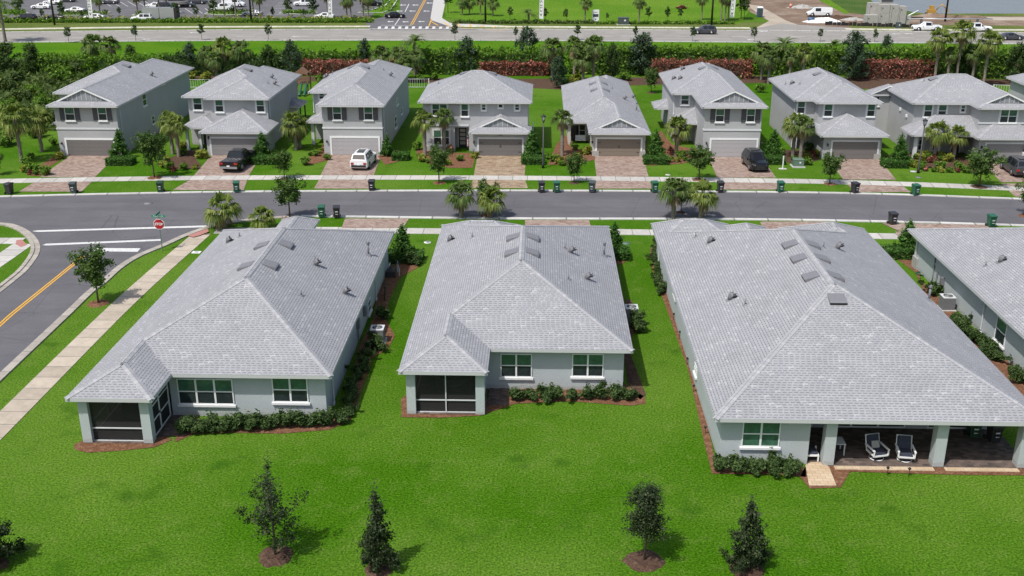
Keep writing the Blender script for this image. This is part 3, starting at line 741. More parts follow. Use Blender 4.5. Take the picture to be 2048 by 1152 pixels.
# --- H1: left near house with screened corner porch
h=house('single_storey_house',(-17.8,51.9,0),'leftmost near house, grey shingle hip roof, screened corner porch beside the side sidewalk','house','single-storey houses backing onto the lawn')
R1=[RC(-24.5,51.3,-11.2,77.3,e,pw=.45,pe=.52,ps=.475,pn=.335),RC(-24.5,48.25,-19.95,60,e,pw=.45,pe=.48,ps=.48,pn=.48),RC(-20.6,72,-17.6,80.2,e,.485)]
make_roof(h,R1)
walls(h,[(-20.35,51.88,0,-11.7,76.8,2.65),(-24.05,54.6,0,-20.35,76.8,2.65),(-20.2,76.8,0,-18.0,79.7,2.65)],M['wall'])
def lanai(h,x0,x1,y0,y1,mid,pcol,rightdoor,yb):
    """screened porch: stucco posts, white bars, insect screen"""
    pw=.5
    for (a,b,c) in ((x0,y0,pw),(x1-pw,y0,pw),(x0,y1-.35,.35)): m=MB(); m.box(a,b,0,a+c,b+c,2.65); m.build('column',M['wall'],h)
    b=MB(); t=.025
    f0,f1=x0+pw,x1-pw
    b.box(f0,y0+.2,.03,f1,y0+.25,.09); b.box(f0,y0+.2,.78,f1,y0+.25,.84); b.box(f0,y0+.2,2.55,f1,y0+.25,2.62)
    for xx in ((f0+f1)/2,) if mid else (): b.box(xx-.03,y0+.19,.09,xx+.03,y0+.24,2.55)
    # left side
    b.box(x0+.2,y0+pw,.78,x0+.25,y1-.35,.84); b.box(x0+.2,y0+pw,.03,x0+.25,y1-.35,.09); b.box(x0+.2,y0+pw,1.75,x0+.25,y1-.35,1.8)
    b.box(x0+.2,(y0+y1)/2-.03,.09,x0+.25,(y0+y1)/2+.03,2.6)
    o=b.build('screen_frame',M['trim'],h)
    s_=MB(); s_.quad((f0,y0+.27,.05),(f1,y0+.27,.05),(f1,y0+.27,2.6),(f0,y0+.27,2.6)); s_.quad((x0+.22,y1-.35,.05),(x0+.22,y0+pw,.05),(x0+.22,y0+pw,2.6),(x0+.22,y1-.35,2.6)); s_.build('screen_mesh',M['screen'],o)
    d=MB(); X=x1-.15; ya,yb_=y0+pw,yb
    ym=ya+(yb_-ya)*.45
    for (a,c) in ((ya,ya+.06),(ym-.04,ym+.04),(yb_-.08,yb_)): d.box(X,a,.1,X+.05,c,2.6)
    for z in (.06,.95,1.8,2.56): d.box(X,ya+.06,z,X+.04,yb_-.08,z+.06)
    dd=d.build('screen_door',M['white'],h)
    s_=MB(); s_.quad((X-.01,ya,.1),(X-.01,yb_,.1),(X-.01,yb_,2.6),(X-.01,ya,2.6)); s_.build('screen_mesh',M['screen'],dd)
    hd=MB(); hd.box(X+.05,ym-.12,1.02,X+.1,ym-.06,1.16); hd.build('handle',M['dark'],dd)
    fl=MB(); fl.box(x0,y0,0,x1,y1,.045); fl.build('porch_floor',M['paverd'],h)
lanai(h,-24.1,-20.35,48.65,54.6,False,None,True,51.88)
for px,c in (((356,757,467,808),3),((545,754,616,804),2)): win(h,51.88,px,c,trim=False)
win(h,0,(735,598,741,626),1,side='E',X=-11.7,trim=False)
win(h,0,(777,527,780,548),1,side='E',X=-11.7,trim=False)
downspout(h,-11.62,53.6,2.65,0,'x'); downspout(h,-11.62,70,2.65,0,'x'); 
m=MB(); m.box(-11.69,64.6,.9,-11.5,65,1.5); m.build('meter_box',M['ventm'],h); m=MB(); m.box(-11.69,62.0,1.1,-11.5,62.4,1.7); m.box(-11.66,62.15,.1,-11.6,62.22,1.1); m.build('meter_box',M['ventm'],h)
vents(h,R1,{'big':[(523,492),(573,490),(491,533),(542,531)],'goose':[(456.6,485),(632.6,531),(691,587.5)],'pipe':[(479,474),(630,522),(602.6,591)],'tall':[(737,510)]})
sheet('patio_pad',[(-20.3,49.4),(-18.9,49.6),(-18.9,51.9),(-20.3,51.9)],M['paverd'],.05)
# --- H2: middle
h=house('single_storey_house',(-1.1,55.7,0),'middle near house with grey shingle hip roof and screened porch at its left corner','house','single-storey houses backing onto the lawn')
R2=[RC(-7.65,55.15,5.45,79.1,e,.487,pn=.31),RC(-7.65,51.98,-2.75,62,e,.487),RC(-7.65,74.3,-1.1,78.95,e,.487)]
make_roof(h,R2)
walls(h,[(-3.1,55.75,0,4.98,78.6,2.65),(-7.2,58.3,0,-3.1,78.6,2.65)],M['wall'])
lanai(h,-7.3,-2.95,52.4,58.3,True,None,True,55.75)
for px,c in (((1001,707,1064,754),2),((1144,707,1207,753),2)): win(h,55.75,px,c,trim=False)
vents(h,R2,{'big':[(1025.5,475.5),(1066,475.5),(1022.6,506),(1065.4,506)],'goose':[(899,482),(1141.6,505.6),(1174.6,558.7)],'pipe':[(944.4,475),(1130,497),(1137,558.7)],'tall':[(1208,511.5)]})
downspout(h,5.06,57,2.65); downspout(h,5.06,76,2.65)
sheet('patio_pad',[(-2.85,53.6),(-1.7,53.6),(-1.7,55.75),(-2.85,55.75)],M['paverd'],.05)
# --- H3: right near house with open rear porch
h=house('single_storey_house',(16.9,51.4,0),'large near house on the right with wide grey hip roof over an open rear porch','house','single-storey houses backing onto the lawn')
R3=[RC(8.85,46.9,25.3,77.6,e,pw=.5,pe=.455,ps=.43,pn=.345),RC(8.85,75.2,14.9,79.9,e,pw=.5,pe=.48,pn=.48),RC(14,74,17.7,79.2,e,.48),RC(18.7,71,25.3,79.0,e,pw=.5,pe=.455,pn=.45)]
make_roof(h,R3)
walls(h,[(9.32,51.4,0,24.8,75.3,2.65),(9.32,47.5,0,13.8,51.4,2.65),(9.33,75.3,0,14.4,79.4,2.65),(19.2,75.3,0,24.79,78.5,2.65)],M['wall'])
for x in (14.55,20.1,24.35):
    m=MB(); m.box(x,47.35,0,x+.56,47.93,2.649); m.build('column',M['wall'],h)
m=MB(); m.box(13.8,47.38,2.38,14.55,47.8,2.648); m.box(15.11,47.38,2.38,20.1,47.8,2.648); m.box(20.66,47.38,2.38,24.35,47.8,2.648); m.build('beam',M['wall'],h)
win(h,47.5,(1484,841,1560,893),2,trim=False,bot='glass_g')
T=lambda p:(p[0],51.4-p[1],p[2])
for a,b,c in ((15.6,20.0,3),(13.95,15.0,1),(21.2,23.4,2)): winbox(h,T,a,b,.12,2.3,c,False,None,'glass_d','glass_d',False,False)
m=MB()
for px,py in ((1352,597),(1393,752)):
    Y,Z=PXp(px,py,9.32); o=win(h,0,(px-3,py-24,px+2,py-2),1,side='W',X=9.32,trim=False)
m=MB(); m.box(13.8,47.3,0,25.0,51.4,.045); m.build('porch_floor',M['paverd'],h)
m=MB(); m.box(15.11,46.95,0,20.1,47.3,.05); m.box(20.66,46.95,0,24.35,47.3,.05); m.build('porch_border',M['paverl'],h)
vents(h,R3,{'big':[(1579,490),(1625,490),(1596.6,518),(1644,517.7),(1620.7,554),(1670.7,553.4),(1674,600)],'goose':[(1419,485.5),(1460.7,599),(1675.5,498)],'pipe':[(1391,474),(1490,610),(1647,494)],'tall':[(1857.7,600)]})
downspout(h,9.24,77,2.65)
psheet('patio_path',[(1611,930),(1622,924),(1645,924),(1658,933),(1673,971),(1618,971)],M['paverl'],.05)
# --- H4: partial right
h=house('single_storey_house',(35,60,0),'near house cut off by the right edge, its long side wall half in shade','house','single-storey houses backing onto the lawn')
R4=[RC(28.7,40,42,79,e,.487,pn=.33)]
make_roof(h,R4)
walls(h,[(29.3,40.5,0,41.5,78.5,2.65)],M['wall'])
win(h,0,(1991,636,2014,690),1,side='W',X=29.3,trim=False)
vents(h,R4,{'goose':[(2000.5,524)],'pipe':[(1971,532)]})
m=MB()
for px,py,w_,hh in ((1888,562,.35,.55),):
    Y,Z=PXp(px,py,29.3); m.box(29.05,Y-w_/2,Z-hh/2,29.295,Y+w_/2,Z+hh/2); m.box(29.1,Y-.1,.2,29.29,Y-.04,Z-hh/2)
m.build('meter_box',M['ventm'],h)
m=MB()
for px,py in ((1870,535),(1876,550),(1872,520)):
    Y,Z=PXp(px,py,29.3); m.box(29.2,Y-.06,Z-.2,29.295,Y+.06,Z+.2); m.tube([(29.22,Y,.1),(29.22,Y,Z-.2)],.025,6)
m.build('conduit',M['ventm'],h)
for y in (64.8,78.0): downspout(h,29.22,y,2.65)
m=MB(); m.box(29.15,77.4,.0,29.3,78.4,.9); m.build('stone_skirt',M['stone'],h)
# ================================================================ far row of houses
e1,E=2.75,5.7
GF='two-storey houses across the street'
def fhouse(loc,label,mat='wallf',storeys=2): return house('two_storey_house' if storeys==2 else 'single_storey_house',loc,label,'house',GF if storeys==2 else None)
def door(par,Y,x0,x1,z1=2.3,mat='dark',glass=False):
    T=lambda p:(p[0],Y-p[1],p[2]); d=MB(T); d.box(x0,.001,.02,x1,.04,z1)
    o=d.build('front_door',M[mat],par)
    if glass:
        for k in range(4): g=MB(T); g.box(x0+.14,.041,.35+k*.48,x1-.14,.05,.7+k*.48); g.build('pane',M['carsilver'],o)
    g=MB(T); g.box(x0+.06,.041,1.0,x0+.1,.09,1.2); g.build('handle',M['ventm'],o)
    t=MB(T); t.box(x0-.12,.001,.02,x0-.003,.06,z1+.12); t.box(x1+.003,.001,.02,x1+.12,.06,z1+.12); t.box(x0-.003,.001,z1+.003,x1+.003,.06,z1+.12); t.build('door_trim',M['trim'],par)
# F1
h=fhouse((-50,113,0),'leftmost two-storey house, board-and-batten gable over two dark-shuttered windows')
RF=dutch_rects(-53.7,112.2,-45.8,138.9,E)+[RC(-56.4,120,-45.8,134,E)]
make_roof(h,RF); dutch(h,-53.7,-45.8,112.2,E)
make_roof(h,[RC(-55.6,117,-53.0,120.6,e1,gable='N')])
walls(h,[(-53.2,112.95,0,-46.35,138.2,5.5),(-55.9,120.6,0,-53.2,133.4,5.5)],M['wallf'])
win(h,112.95,(130,214.5,149.5,241),1,shutters=True); win(h,112.95,(196,213.5,213.5,241),1,shutters=True)
garage(h,112.95,(135.5,280,228.5,316),M['door_m'])
win(h,0,(284,186,292,212),1,side='E',X=-46.35,trim=False,top='glass_d'); win(h,0,(303,231,309,248),1,side='E',X=-46.35,trim=False,top='glass_d'); win(h,0,(322,164,329,168),1,side='E',X=-46.35,trim=False,sashes=False)
bandtrim(h,[(-53.26,112.88,2.95,-46.3,112.949,3.12),(-46.349,112.9,2.95,-46.29,113.3,3.12)]); downspout(h,-46.28,113.8,5.5)
vents(h,RF,{'big':[(253,132)],'goose':[(303,151.5)]})
# F2
h=fhouse((-34.6,117,0),'two-storey house behind the black pickup, low hip garage roof and white porch posts')
RF=[RC(-37.9,117,-30.4,133.6,E),RC(-40.8,118.1,-30.4,132,E)]
make_roof(h,RF)
RL=[RC(-37.5,112.85,-29.8,118.0,e1,gable='N'),RC(-40.3,115.2,-36,118.9,e1,gable='N')]
make_roof(h,RL)
walls(h,[(-37.4,117.7,0,-30.9,133,5.5),(-40.3,118.8,0,-37.4,131.5,5.5),(-36.9,113.5,0,-30.4,117.7,2.55)],M['wallf'])
for x in (-39.95,-38.5):
    m=MB(); m.box(x,115.75,0,x+.3,116.05,2.55); m.build('column',M['trim'],h)
win(h,118.8,(386.5,195,404,220),1); win(h,117.7,(430.5,199,447,224),1); win(h,117.7,(512.5,198.5,529,224),1)
garage(h,113.5,(424,277,517,313),M['door_g'],lamps=False,trim='trim')
T=lambda p:(p[0],113.5-p[1],p[2]); walllamp(h,T,-36.6,2.0)
door(h,118.8,-38.9,-37.9); downspout(h,-30.82,118.3,5.5)
vents(h,RF,{'big':[(496,139.7)],'goose':[(543.5,156),(549,169)],'pipe':[(536,166.6)]})
make_roof(h,[RC(-31.2,128,-29.4,131.5,e1,gable='W')])
m=MB(); m.box(-29.75,128.4,0,-29.6,128.55,2.55); m.build('column',M['dark'],h)
m=MB(); m.box(-29.75,131,0,-29.6,131.15,2.55); m.build('column',M['dark'],h)
# F3
h=fhouse((-20.7,114,0),'two-storey house behind the white parked car, dark shutters either side of its front windows')
RF=[RC(-24.5,113.3,-16.9,139,E),RC(-27,121.3,-16.9,134,E)]
make_roof(h,RF); make_roof(h,[RC(-26.9,118.7,-23.7,122.2,e1,gable='N')])
walls(h,[(-24,114.1,0,-17.4,138.4,5.5),(-26.5,122,0,-24,133.4,5.5)],M['wallf'])
win(h,114.1,(665.5,212.7,683,239.6),1,shutters=True); win(h,114.1,(728,212.7,745.6,239.6),1,shutters=True)
garage(h,114.1,(664.5,276,757,312),M['door_p'])
win(h,122,(638,185.5,649,198),1)
bandtrim(h,[(-24.06,114.03,2.95,-17.34,114.099,3.12),(-17.399,114.05,2.95,-17.33,114.6,3.12)])
m=MB(); m.box(-26.45,119.2,0,-26.1,119.55,2.55); m.build('column',M['trim'],h)
door(h,122,-25.4,-24.5); downspout(h,-17.32,115,5.5); downspout(h,-26.55,121.9,5.5,3.2)
for a in ((792,197,796,210),(789,232,793,256),(801,215,804,228)): win(h,0,a,1,side='E',X=-17.4,trim=False,top='glass_d')
vents(h,RF,{'goose':[(653,154),(649,157),(781,151.5)],'pipe':[(665,148),(767.5,140.7)],'big':[(731,134.4),(703,135)]})
# F4
h=fhouse((-7.2,116,0),'wide two-storey house with a gabled garage wing above the ochre paver driveway')
RF=[RC(-13.6,115.6,-.9,127.1,E)]
make_roof(h,RF)
RL=dutch_rects(-7.85,113.5,-.95,116.9,e1,north='N',back=.9); make_roof(h,RL); dutch(h,-7.85,-.95,113.5,e1,back=.9)
walls(h,[(-13.1,116.3,0,-9.6,126.5,5.5),(-9.6,118.2,0,-8.0,126.5,2.7),(-9.6,116.3,2.7,-8.0,126.5,5.5),(-8.0,116.3,0,-1.4,126.5,5.5),(-7.4,114.15,0,-1.4,116.3,2.55)],M['wallf'])
win(h,116.3,(864,207.5,894.5,231),2); win(h,116.3,(922,207.5,937,233),1); win(h,116.3,(963,208,972,220.5),1); win(h,116.3,(996.5,208,1006,215.5),1,sashes=False); win(h,116.3,(1029.5,208,1039,220.5),1)
win(h,116.3,(867,259.5,899,290),2)
garage(h,114.15,(958,278,1044,313),M['door_m'],hinges=True,trim='trim')
door(h,118.2,-9.3,-8.4,glass=True)
bandtrim(h,[(-13.16,116.23,2.85,-8.0,116.299,3.02)]); m=MB(); m.box(-13.15,116.2,0,-9.6,116.3,.55); m.build('stone_skirt',M['stone'],h)
m=MB(); m.box(-7.5,114.05,0,-6.75,114.15,.6); m.box(-1.85,114.05,0,-1.35,114.15,.6); m.build('stone_skirt',M['stone'],h)
downspout(h,-1.32,116.8,5.5,3)
vents(h,RF,{'pipe':[(877,168),(1042,158)],'big':[(927,147),(985,147)],'goose':[(1050.4,164)]})
cu=bpy.data.curves.new('house_number','FONT'); cu.body='12098'; cu.size=.2; cu.extrude=.005; cu.align_x='CENTER'
def text_obj(cu,name,mat,parent,loc,rot):
    t=bpy.data.objects.new('tmp',cu); COL.objects.link(t); dg=bpy.context.evaluated_depsgraph_get(); me=bpy.data.meshes.new_from_object(t.evaluated_get(dg)); bpy.data.objects.remove(t)
    me.materials.clear(); me.materials.append(mat); o=bpy.data.objects.new(name,me); COL.objects.link(o); o.parent=parent; o.location=loc; o.rotation_euler=rot; return o
text_obj(cu,'house_number',M['dark'],h,(-4.4+7.2,114.15-116-.08,2.28),(R(90),0,0))
# F5 single storey beige
h=fhouse((8.7,114.3,0),'beige single-storey house across the street with tan garage door and front porch chairs',storeys=1)
RF=dutch_rects(5.3,113.5,12.1,130,e1,back=.9)+[RC(2.8,119.4,12.1,143.5,e1),RC(5.6,130,12.1,146.8,e1)]
make_roof(h,RF); dutch(h,5.3,12.1,113.5,e1,back=.9)
walls(h,[(5.8,114.3,0,11.6,142.9,2.55),(3.2,121.8,0,5.8,142.9,2.55),(6.1,142.9,0,11.6,146.2,2.55)],M['wallb'])
garage(h,114.3,(1194,278,1281,312.5),M['door_t'],hinges=True)
win(h,121.8,(1157,249,1171,272),1,top='glass_d'); door(h,121.8,3.6,4.5)
m=MB(); m.box(3.2,119.85,0,3.5,120.15,2.55); m.box(3.5,119.9,2.3,5.8,120.1,2.549); m.build('column',M['wallb'],h)
m=MB(); m.box(5.75,114.2,0,6.5,114.3,.6); m.box(11.0,114.2,0,11.65,114.3,.6); m.build('stone_skirt',M['stone'],h)
vents(h,RF,{'big':[(1185,167.4),(1187.6,180.5),(1207.7,166.6),(1211.5,180)],'goose':[(1248.8,198.6),(1265.6,195.6)],'pipe':[(1224.6,177.5)],'tall':[(1273,221)]})
# F6
h=fhouse((21,114,0),'two-storey house behind the black car facing the street, gable over two shuttered windows')
RF=dutch_rects(17.4,113.5,24.6,137.5,E)+[RC(15.1,121.5,24.6,136,E)]
make_roof(h,RF); dutch(h,17.4,24.6,113.5,E); make_roof(h,[RC(15.1,119.1,18.1,122.4,e1,gable='NE')]); make_roof(h,[RC(13.9,128,15.65,132,e1,gable='E')])
walls(h,[(17.9,114.2,0,24.1,136.9,5.5),(15.6,122.2,0,17.9,135.4,5.5)],M['wallf'])
win(h,114.2,(1431,217.5,1448.6,244),1,shutters=True); win(h,114.2,(1493,217.5,1510,244),1,shutters=True); win(h,122.2,(1362,190,1378,209),1)
garage(h,114.2,(1422,280,1512,315),M['door_p'])
bandtrim(h,[(17.84,114.13,2.95,24.16,114.199,3.12),(17.83,114.14,2.95,17.899,114.7,3.12)]); door(h,122.2,15.9,16.8)
m=MB(); m.box(15.6,119.6,0,15.9,119.9,2.55); m.build('column',M['trim'],h); downspout(h,15.52,122.4,5.5,3.1)
vents(h,RF,{'goose':[(1346,159),(1358.8,159),(1364,140),(1481.6,157)],'big':[(1404,137),(1429,136)]})
# F7
h=fhouse((34,117,0),'two-storey house with a low hipped garage roof left of the lamp post on the right')
RF=[RC(30.4,116.4,37.8,131,E),RC(28.3,117.9,37.8,132.3,E)]
make_roof(h,RF); make_roof(h,[RC(30.3,112.95,37.8,117.4,e1,gable='N'),RC(28.9,115.4,32,118.9,e1,gable='N')])
walls(h,[(30.9,117.1,0,37.3,131.7,5.5),(28.8,118.6,0,30.9,131.7,5.5),(30.9,113.65,0,37.2,117.1,2.55)],M['wallf'])
win(h,118.6,(1594.5,202.5,1610,227),1); win(h,117.1,(1648,208,1665,233),1); win(h,117.1,(1734,208,1750,233),1)
garage(h,113.65,(1664,283.5,1754,319),M['door_m'],trim='trim'); door(h,118.6,29.2,30.1)
m=MB(); m.box(36.5,113.55,0,37.25,113.65,.6); m.build('stone_skirt',M['stone'],h); downspout(h,37.4,117.8,5.5,0.1); downspout(h,28.72,118.9,5.5)
vents(h,RF,{'goose':[(1582.6,168.4)],'pipe':[(1571,169),(1599.4,169)],'big':[(1634,148.5)]})
# F8
h=fhouse((47,117,0),'two-storey house at the right edge with a wide hip porch roof and rear gable wing')
RF=[RC(40.9,116.4,53.6,126.9,E)]+dutch_rects(47.1,113.7,53.6,125,E)+[RC(38.8,125.2,43.6,127.3,5.05,gable='S',pn=.9)]
make_roof(h,RF); dutch(h,47.1,53.6,113.7,E)
make_roof(h,[RC(40.3,113.55,47.7,117.5,e1,gable='NE'),RC(46.8,112.05,54.3,114.9,e1,gable='N')])
walls(h,[(41.4,117.1,0,53.1,126.3,5.5),(47.6,114.4,0,53.1,117.1,5.5),(39.3,125.6,0,43.2,126.9,4.85),(47.3,112.75,0,53.7,114.4,2.55)],M['wallf'])
m=MB(); m.add([(39.1,125.62,4.85),(43.3,125.62,4.85),(41.2,125.62,5.95)],[(0,1,2)]); m.build('gable_wall',M['wallf'],h)
m=MB()
for s_,xe in ((-1,38.82),(1,43.58)):
    P=[(xe,125.18,5.03),(41.2,125.18,6.11),(41.2,125.18,5.93),(xe,125.18,4.85)]; Q=[(a,125.26,c) for a,b,c in P]; m.add(P+Q,[(0,1,2,3),(7,6,5,4),(0,4,5,1),(3,2,6,7)])
m.build('gable_fascia',M['white'],h)
for a in ((1848,209,1864.5,234),(1876,209,1893,234)): win(h,117.1,a,1)
win(h,117.1,(1921.5,210.5,1930.5,224),1); win(h,114.4,(2000,219,2034,245.5),2)
garage(h,112.75,(1971,288,2061,322),M['door_g'],trim='trim')
door(h,117.1,46.1,47.0); win(h,117.1,(1836,279,1847,300),1,top='glass_d'); win(h,117.1,(1862,279,1880,300),1,top='glass_d')
for x in (40.9,43.3):
    m=MB(); m.box(x,114.1,0,x+.35,114.45,2.55); m.build('column',M['trim'],h)
win(h,125.6,(1752,192,1759,212),1,trim=False,top='glass_d')
bandtrim(h,[(47.54,114.33,2.95+.9,53.1,114.399,4.0)])
for a in ((1769,225,1770,228),): pass
m=MB(); m.box(41.25,121.2,3.9,41.4,121.5,4.2); m.box(41.25,118.9,3.6,41.4,119.2,3.9); m.build('wall_vent',M['white'],h)
vents(h,RF,{'big':[(1865.7,158.3)],'pipe':[(1848,162.4)]})
# F9
h=fhouse((63,122,0),'two-storey house cut off at the right edge, only its rear roof corner showing')
make_roof(h,[RC(58.4,113,68,134.4,E)]); walls(h,[(58.9,113.7,0,67.5,133.9,5.5)],M['wallf']); win(h,113.7,(2180,212,2200,240),1)
# ================================================================ foliage
def mesh_obj(name,V,F,mat,parent,smooth=False):
    me=bpy.data.meshes.new(name); me.from_pydata(V,[],F); me.materials.append(mat)
    if smooth: me.polygons.foreach_set('use_smooth',[True]*len(F))
    me.update(); o=bpy.data.objects.new(name,me); COL.objects.link(o); o.parent=parent; return o
def leaves(name,pts,size,mat,parent,rng,up=.45,centre=None,asp=1.6,bend=0):
    """one small folded leaf per point"""
    pts=np.asarray(pts); n=len(pts)
    nr=rng.normal(size=(n,3)); nr/=np.linalg.norm(nr,axis=1)[:,None]
    if centre is not None:
        c=pts-np.asarray(centre); c/=np.linalg.norm(c,axis=1)[:,None]+1e-6; nr=nr*.75+c*.6
    nr[:,2]+=up; nr/=np.linalg.norm(nr,axis=1)[:,None]
    a=np.cross(nr,rng.normal(size=(n,3))); a/=np.linalg.norm(a,axis=1)[:,None]+1e-6; b=np.cross(nr,a)
    s=(size*rng.uniform(.65,1.35,size=n))[:,None]
    A=a*s*asp*.5; B=b*s*.5
    V=np.concatenate([pts-A,pts-B*.9+nr*s*.08,pts+A,pts+B*.9+nr*s*.08],axis=1).reshape(-1,3)
    F=np.arange(n*4).reshape(-1,4)
    return mesh_obj(name,V.tolist(),F.tolist(),mat,parent)
def sph(rng,n,shell=.5):
    d=rng.normal(size=(n,3)); d/=np.linalg.norm(d,axis=1)[:,None]; r=(shell+(1-shell)*rng.random(n)**.7)[:,None]; return d*r
def clumpy(rng,n,centres,rad,shell=.35):
    k=rng.integers(0,len(centres),n); return np.asarray(centres)[k]+sph(rng,n,shell)*np.asarray(rad)[k][:,None]*np.array([1,1,.8])
def limbs(mb,rng,base,top,r,ends,n=6):
    mb.tube([base,((base[0]+top[0])/2+rng.normal()*.04,(base[1]+top[1])/2+rng.normal()*.04,(base[2]+top[2])/2),top],[r,r*.8,r*.6],7)
    for e_ in ends[:n]:
        z=rng.uniform(.45,1); s_=[base[i]+(top[i]-base[i])*z for i in range(3)]
        m=[(s_[0]+e_[0])/2,(s_[1]+e_[1])/2,(s_[2]+e_[2])/2-.05]; mb.tube([s_,m,e_],[r*.45,r*.3,r*.12],5)
PRK=thing('prototype_store',(0,0,0))
def tree(kind,seed,H=5.5,Rr=1.7,trunk=.35,n=2600,size=.17,mat='leaf_oak',name='street_tree',shape='round',nc=34,crad=.42,tr=.09,mulch=None,stakes=False):
    rng=np.random.default_rng(seed); root=thing(name,(0,0,0))
    zc0=H*trunk; BR=[]; P=[]
    nb=nc
    for i in range(nb):
        t=(i+rng.random())/nb; az=i*2.4+rng.normal()*.35
        if shape=='cone':
            t=t**1.25; z0=zc0*.9+(H-zc0)*t*.93; L=Rr*((1-t)**.8*rng.uniform(.65,1.12)+.06); el=rng.uniform(.05,.45)+t*.7
        elif shape=='loose':
            z0=zc0+(H-zc0)*t*.8; k=min(1,(1.02-t)*1.35)*(.72 if t<.1 else 1); L=Rr*k*rng.uniform(.45,1.15); el=rng.uniform(-.1,.6)+t*.6
        elif shape=='round':
            z0=zc0+(H-zc0)*t*.8; k=math.sin(math.pi*(.16+.74*t))**.7; L=Rr*k*rng.uniform(.7,1.12); el=-.15+t*1.2
        else:
            z0=zc0+(H-zc0)*t*.62; k=math.sin(math.pi*(.2+.62*t))**.8; L=Rr*k*rng.uniform(.6,1.2); el=rng.uniform(.25,.7)+t*.5
        b0=np.array([0,0,z0]); d=np.array([math.cos(az)*math.cos(el),math.sin(az)*math.cos(el),math.sin(el)]); e_=b0+d*L
        BR.append((tuple(b0),tuple(b0+d*L*.55+np.array([0,0,-.04*L])),tuple(e_)))
        m_=max(6,int(n/nb*L/Rr*1.3)); ntw=6
        for j in range(ntw):
            s_=rng.uniform(.22,1.0); q=b0+d*L*s_; td=d*.5+rng.normal(size=3)*.75; td/=np.linalg.norm(td); tl=crad*Rr*rng.uniform(.5,1.1)*(1.15-.4*s_); mm=m_//ntw+1
            u=rng.random(mm)[:,None]; P.append(q+td*tl*u+rng.normal(size=(mm,3))*(.10*Rr*crad/.25*.55+.02))
    P=np.concatenate(P)
    q=rng.normal(size=(int(n*.02),3))*[.07,.07,.3]; q[:,2]+=H-.35; P=np.concatenate([P,q])
    P=P[P[:,2]>zc0*.6+.04]
    ob=MB(); ob.tube([(0,0,-.05),(.02,.02,H*.45),(0,0,H*(.93 if shape=='cone' else .8))],[tr,tr*.75,tr*.25],7)
    for b_ in BR[::2]: ob.tube(b_,[tr*.4,tr*.28,tr*.1],4,False)
    ob.build('trunk',M['bark'],root)
    leaves('crown',P,size,M[mat],root,rng,centre=(0,0,(zc0+H)/2))
    if mulch:
        m=MB(); k=22; V=[(mulch*(1+.08*rng.normal())*math.cos(6.283*i/k),mulch*(1+.08*rng.normal())*math.sin(6.283*i/k),.008) for i in range(k)]
        W=[(x*.6,y*.6,.13+.03*rng.random()) for x,y,_ in V]; U=[(x*.25,y*.25,.10) for x,y,_ in V]
        m.add(V+W+U+[(0,0,.08)],[(i,(i+1)%k,k+(i+1)%k,k+i) for i in range(k)]+[(k+i,k+(i+1)%k,2*k+(i+1)%k,2*k+i) for i in range(k)]+[(2*k+i,2*k+(i+1)%k,3*k) for i in range(k)])
        m.build('mulch_ring',M['mulch' if seed<100 and seed%2 else 'mulchd'],root)
    if stakes:
        m=MB()
        for i in range(3): a=2.1*i+.4; m.tube([(math.cos(a)*.8,math.sin(a)*.8,0),(0,0,1.5)],.03,5)
        m.build('stake',M['bark'],root)
    return root
def fan(V,F,rng,o,d,L,nl,droop,wid):
    """one fan frond: petiole then leaflets"""
    d=d/np.linalg.norm(d); side=np.cross(d,[0,0,1]); side/=np.linalg.norm(side)+1e-6; upv=np.cross(side,d)
    pet=o+d*L*.45; b=len(V); w=.025
    V+= [tuple(o-side*w),tuple(o+side*w),tuple(pet+side*w),tuple(pet-side*w)]; F.append((b,b+1,b+2,b+3))
    for k in range(nl):
        t=(k/(nl-1)-.5)*2*1.45; dd=d*math.cos(t)+side*math.sin(t); l=L*.62*(1-.25*abs(t)/1.45)*rng.uniform(.85,1.1)
        p1=pet+dd*l*.55+upv*.06; p2=pet+dd*l+np.array([0,0,-droop*l*rng.uniform(.6,1.3)]); n_=np.cross(dd,upv); n_/=np.linalg.norm(n_)+1e-6
        b=len(V); V+=[tuple(pet),tuple(p1+n_*wid),tuple(p2),tuple(p1-n_*wid)]; F.append((b,b+1,b+2,b+3))
def palm_proto(seed,nf=30,L=1.5,nl=15,dead=7,mat='frond',wid=.06,droop=.45,trunkr=.2,clean=False):
    rng=np.random.default_rng(seed); root=thing('sabal_palm',(0,0,0))
    m=MB(); k=12; pts=[];rad=[]
    for i in range(k+1): pts.append((.02*math.sin(i*1.3+seed),.02*math.cos(i*1.7),-.05+1.05*i/k)); rad.append(trunkr*(1.15 if i==0 else .95+.12*(i%2)+(.18 if i>8 and not clean else 0)))
    m.tube(pts,rad,9); t=m.build('trunk',M['barkp'],root)
    V=[];F=[]
    for i in range(nf):
        el=rng.uniform(-.35,1.35); a=i*2.399+rng.normal()*.2; d=np.array([math.cos(a)*math.cos(el),math.sin(a)*math.cos(el),math.sin(el)])
        fan(V,F,rng,np.array([0,0,.0])+d*.1,d,L*rng.uniform(.85,1.1),nl,droop+.3*(el<.2),wid)
    c=mesh_obj('crown',V,F,M[mat],root)
    V=[];F=[]
    for i in range(dead):
        a=rng.uniform(0,6.28); d=np.array([math.cos(a)*.55,math.sin(a)*.55,-.8]); fan(V,F,rng,np.array([0,0,-.15]),d,L*.8,9,.6,wid*.9)
    if dead: dd=mesh_obj('dead_fronds',V,F,M['frondd'],root)
    return root
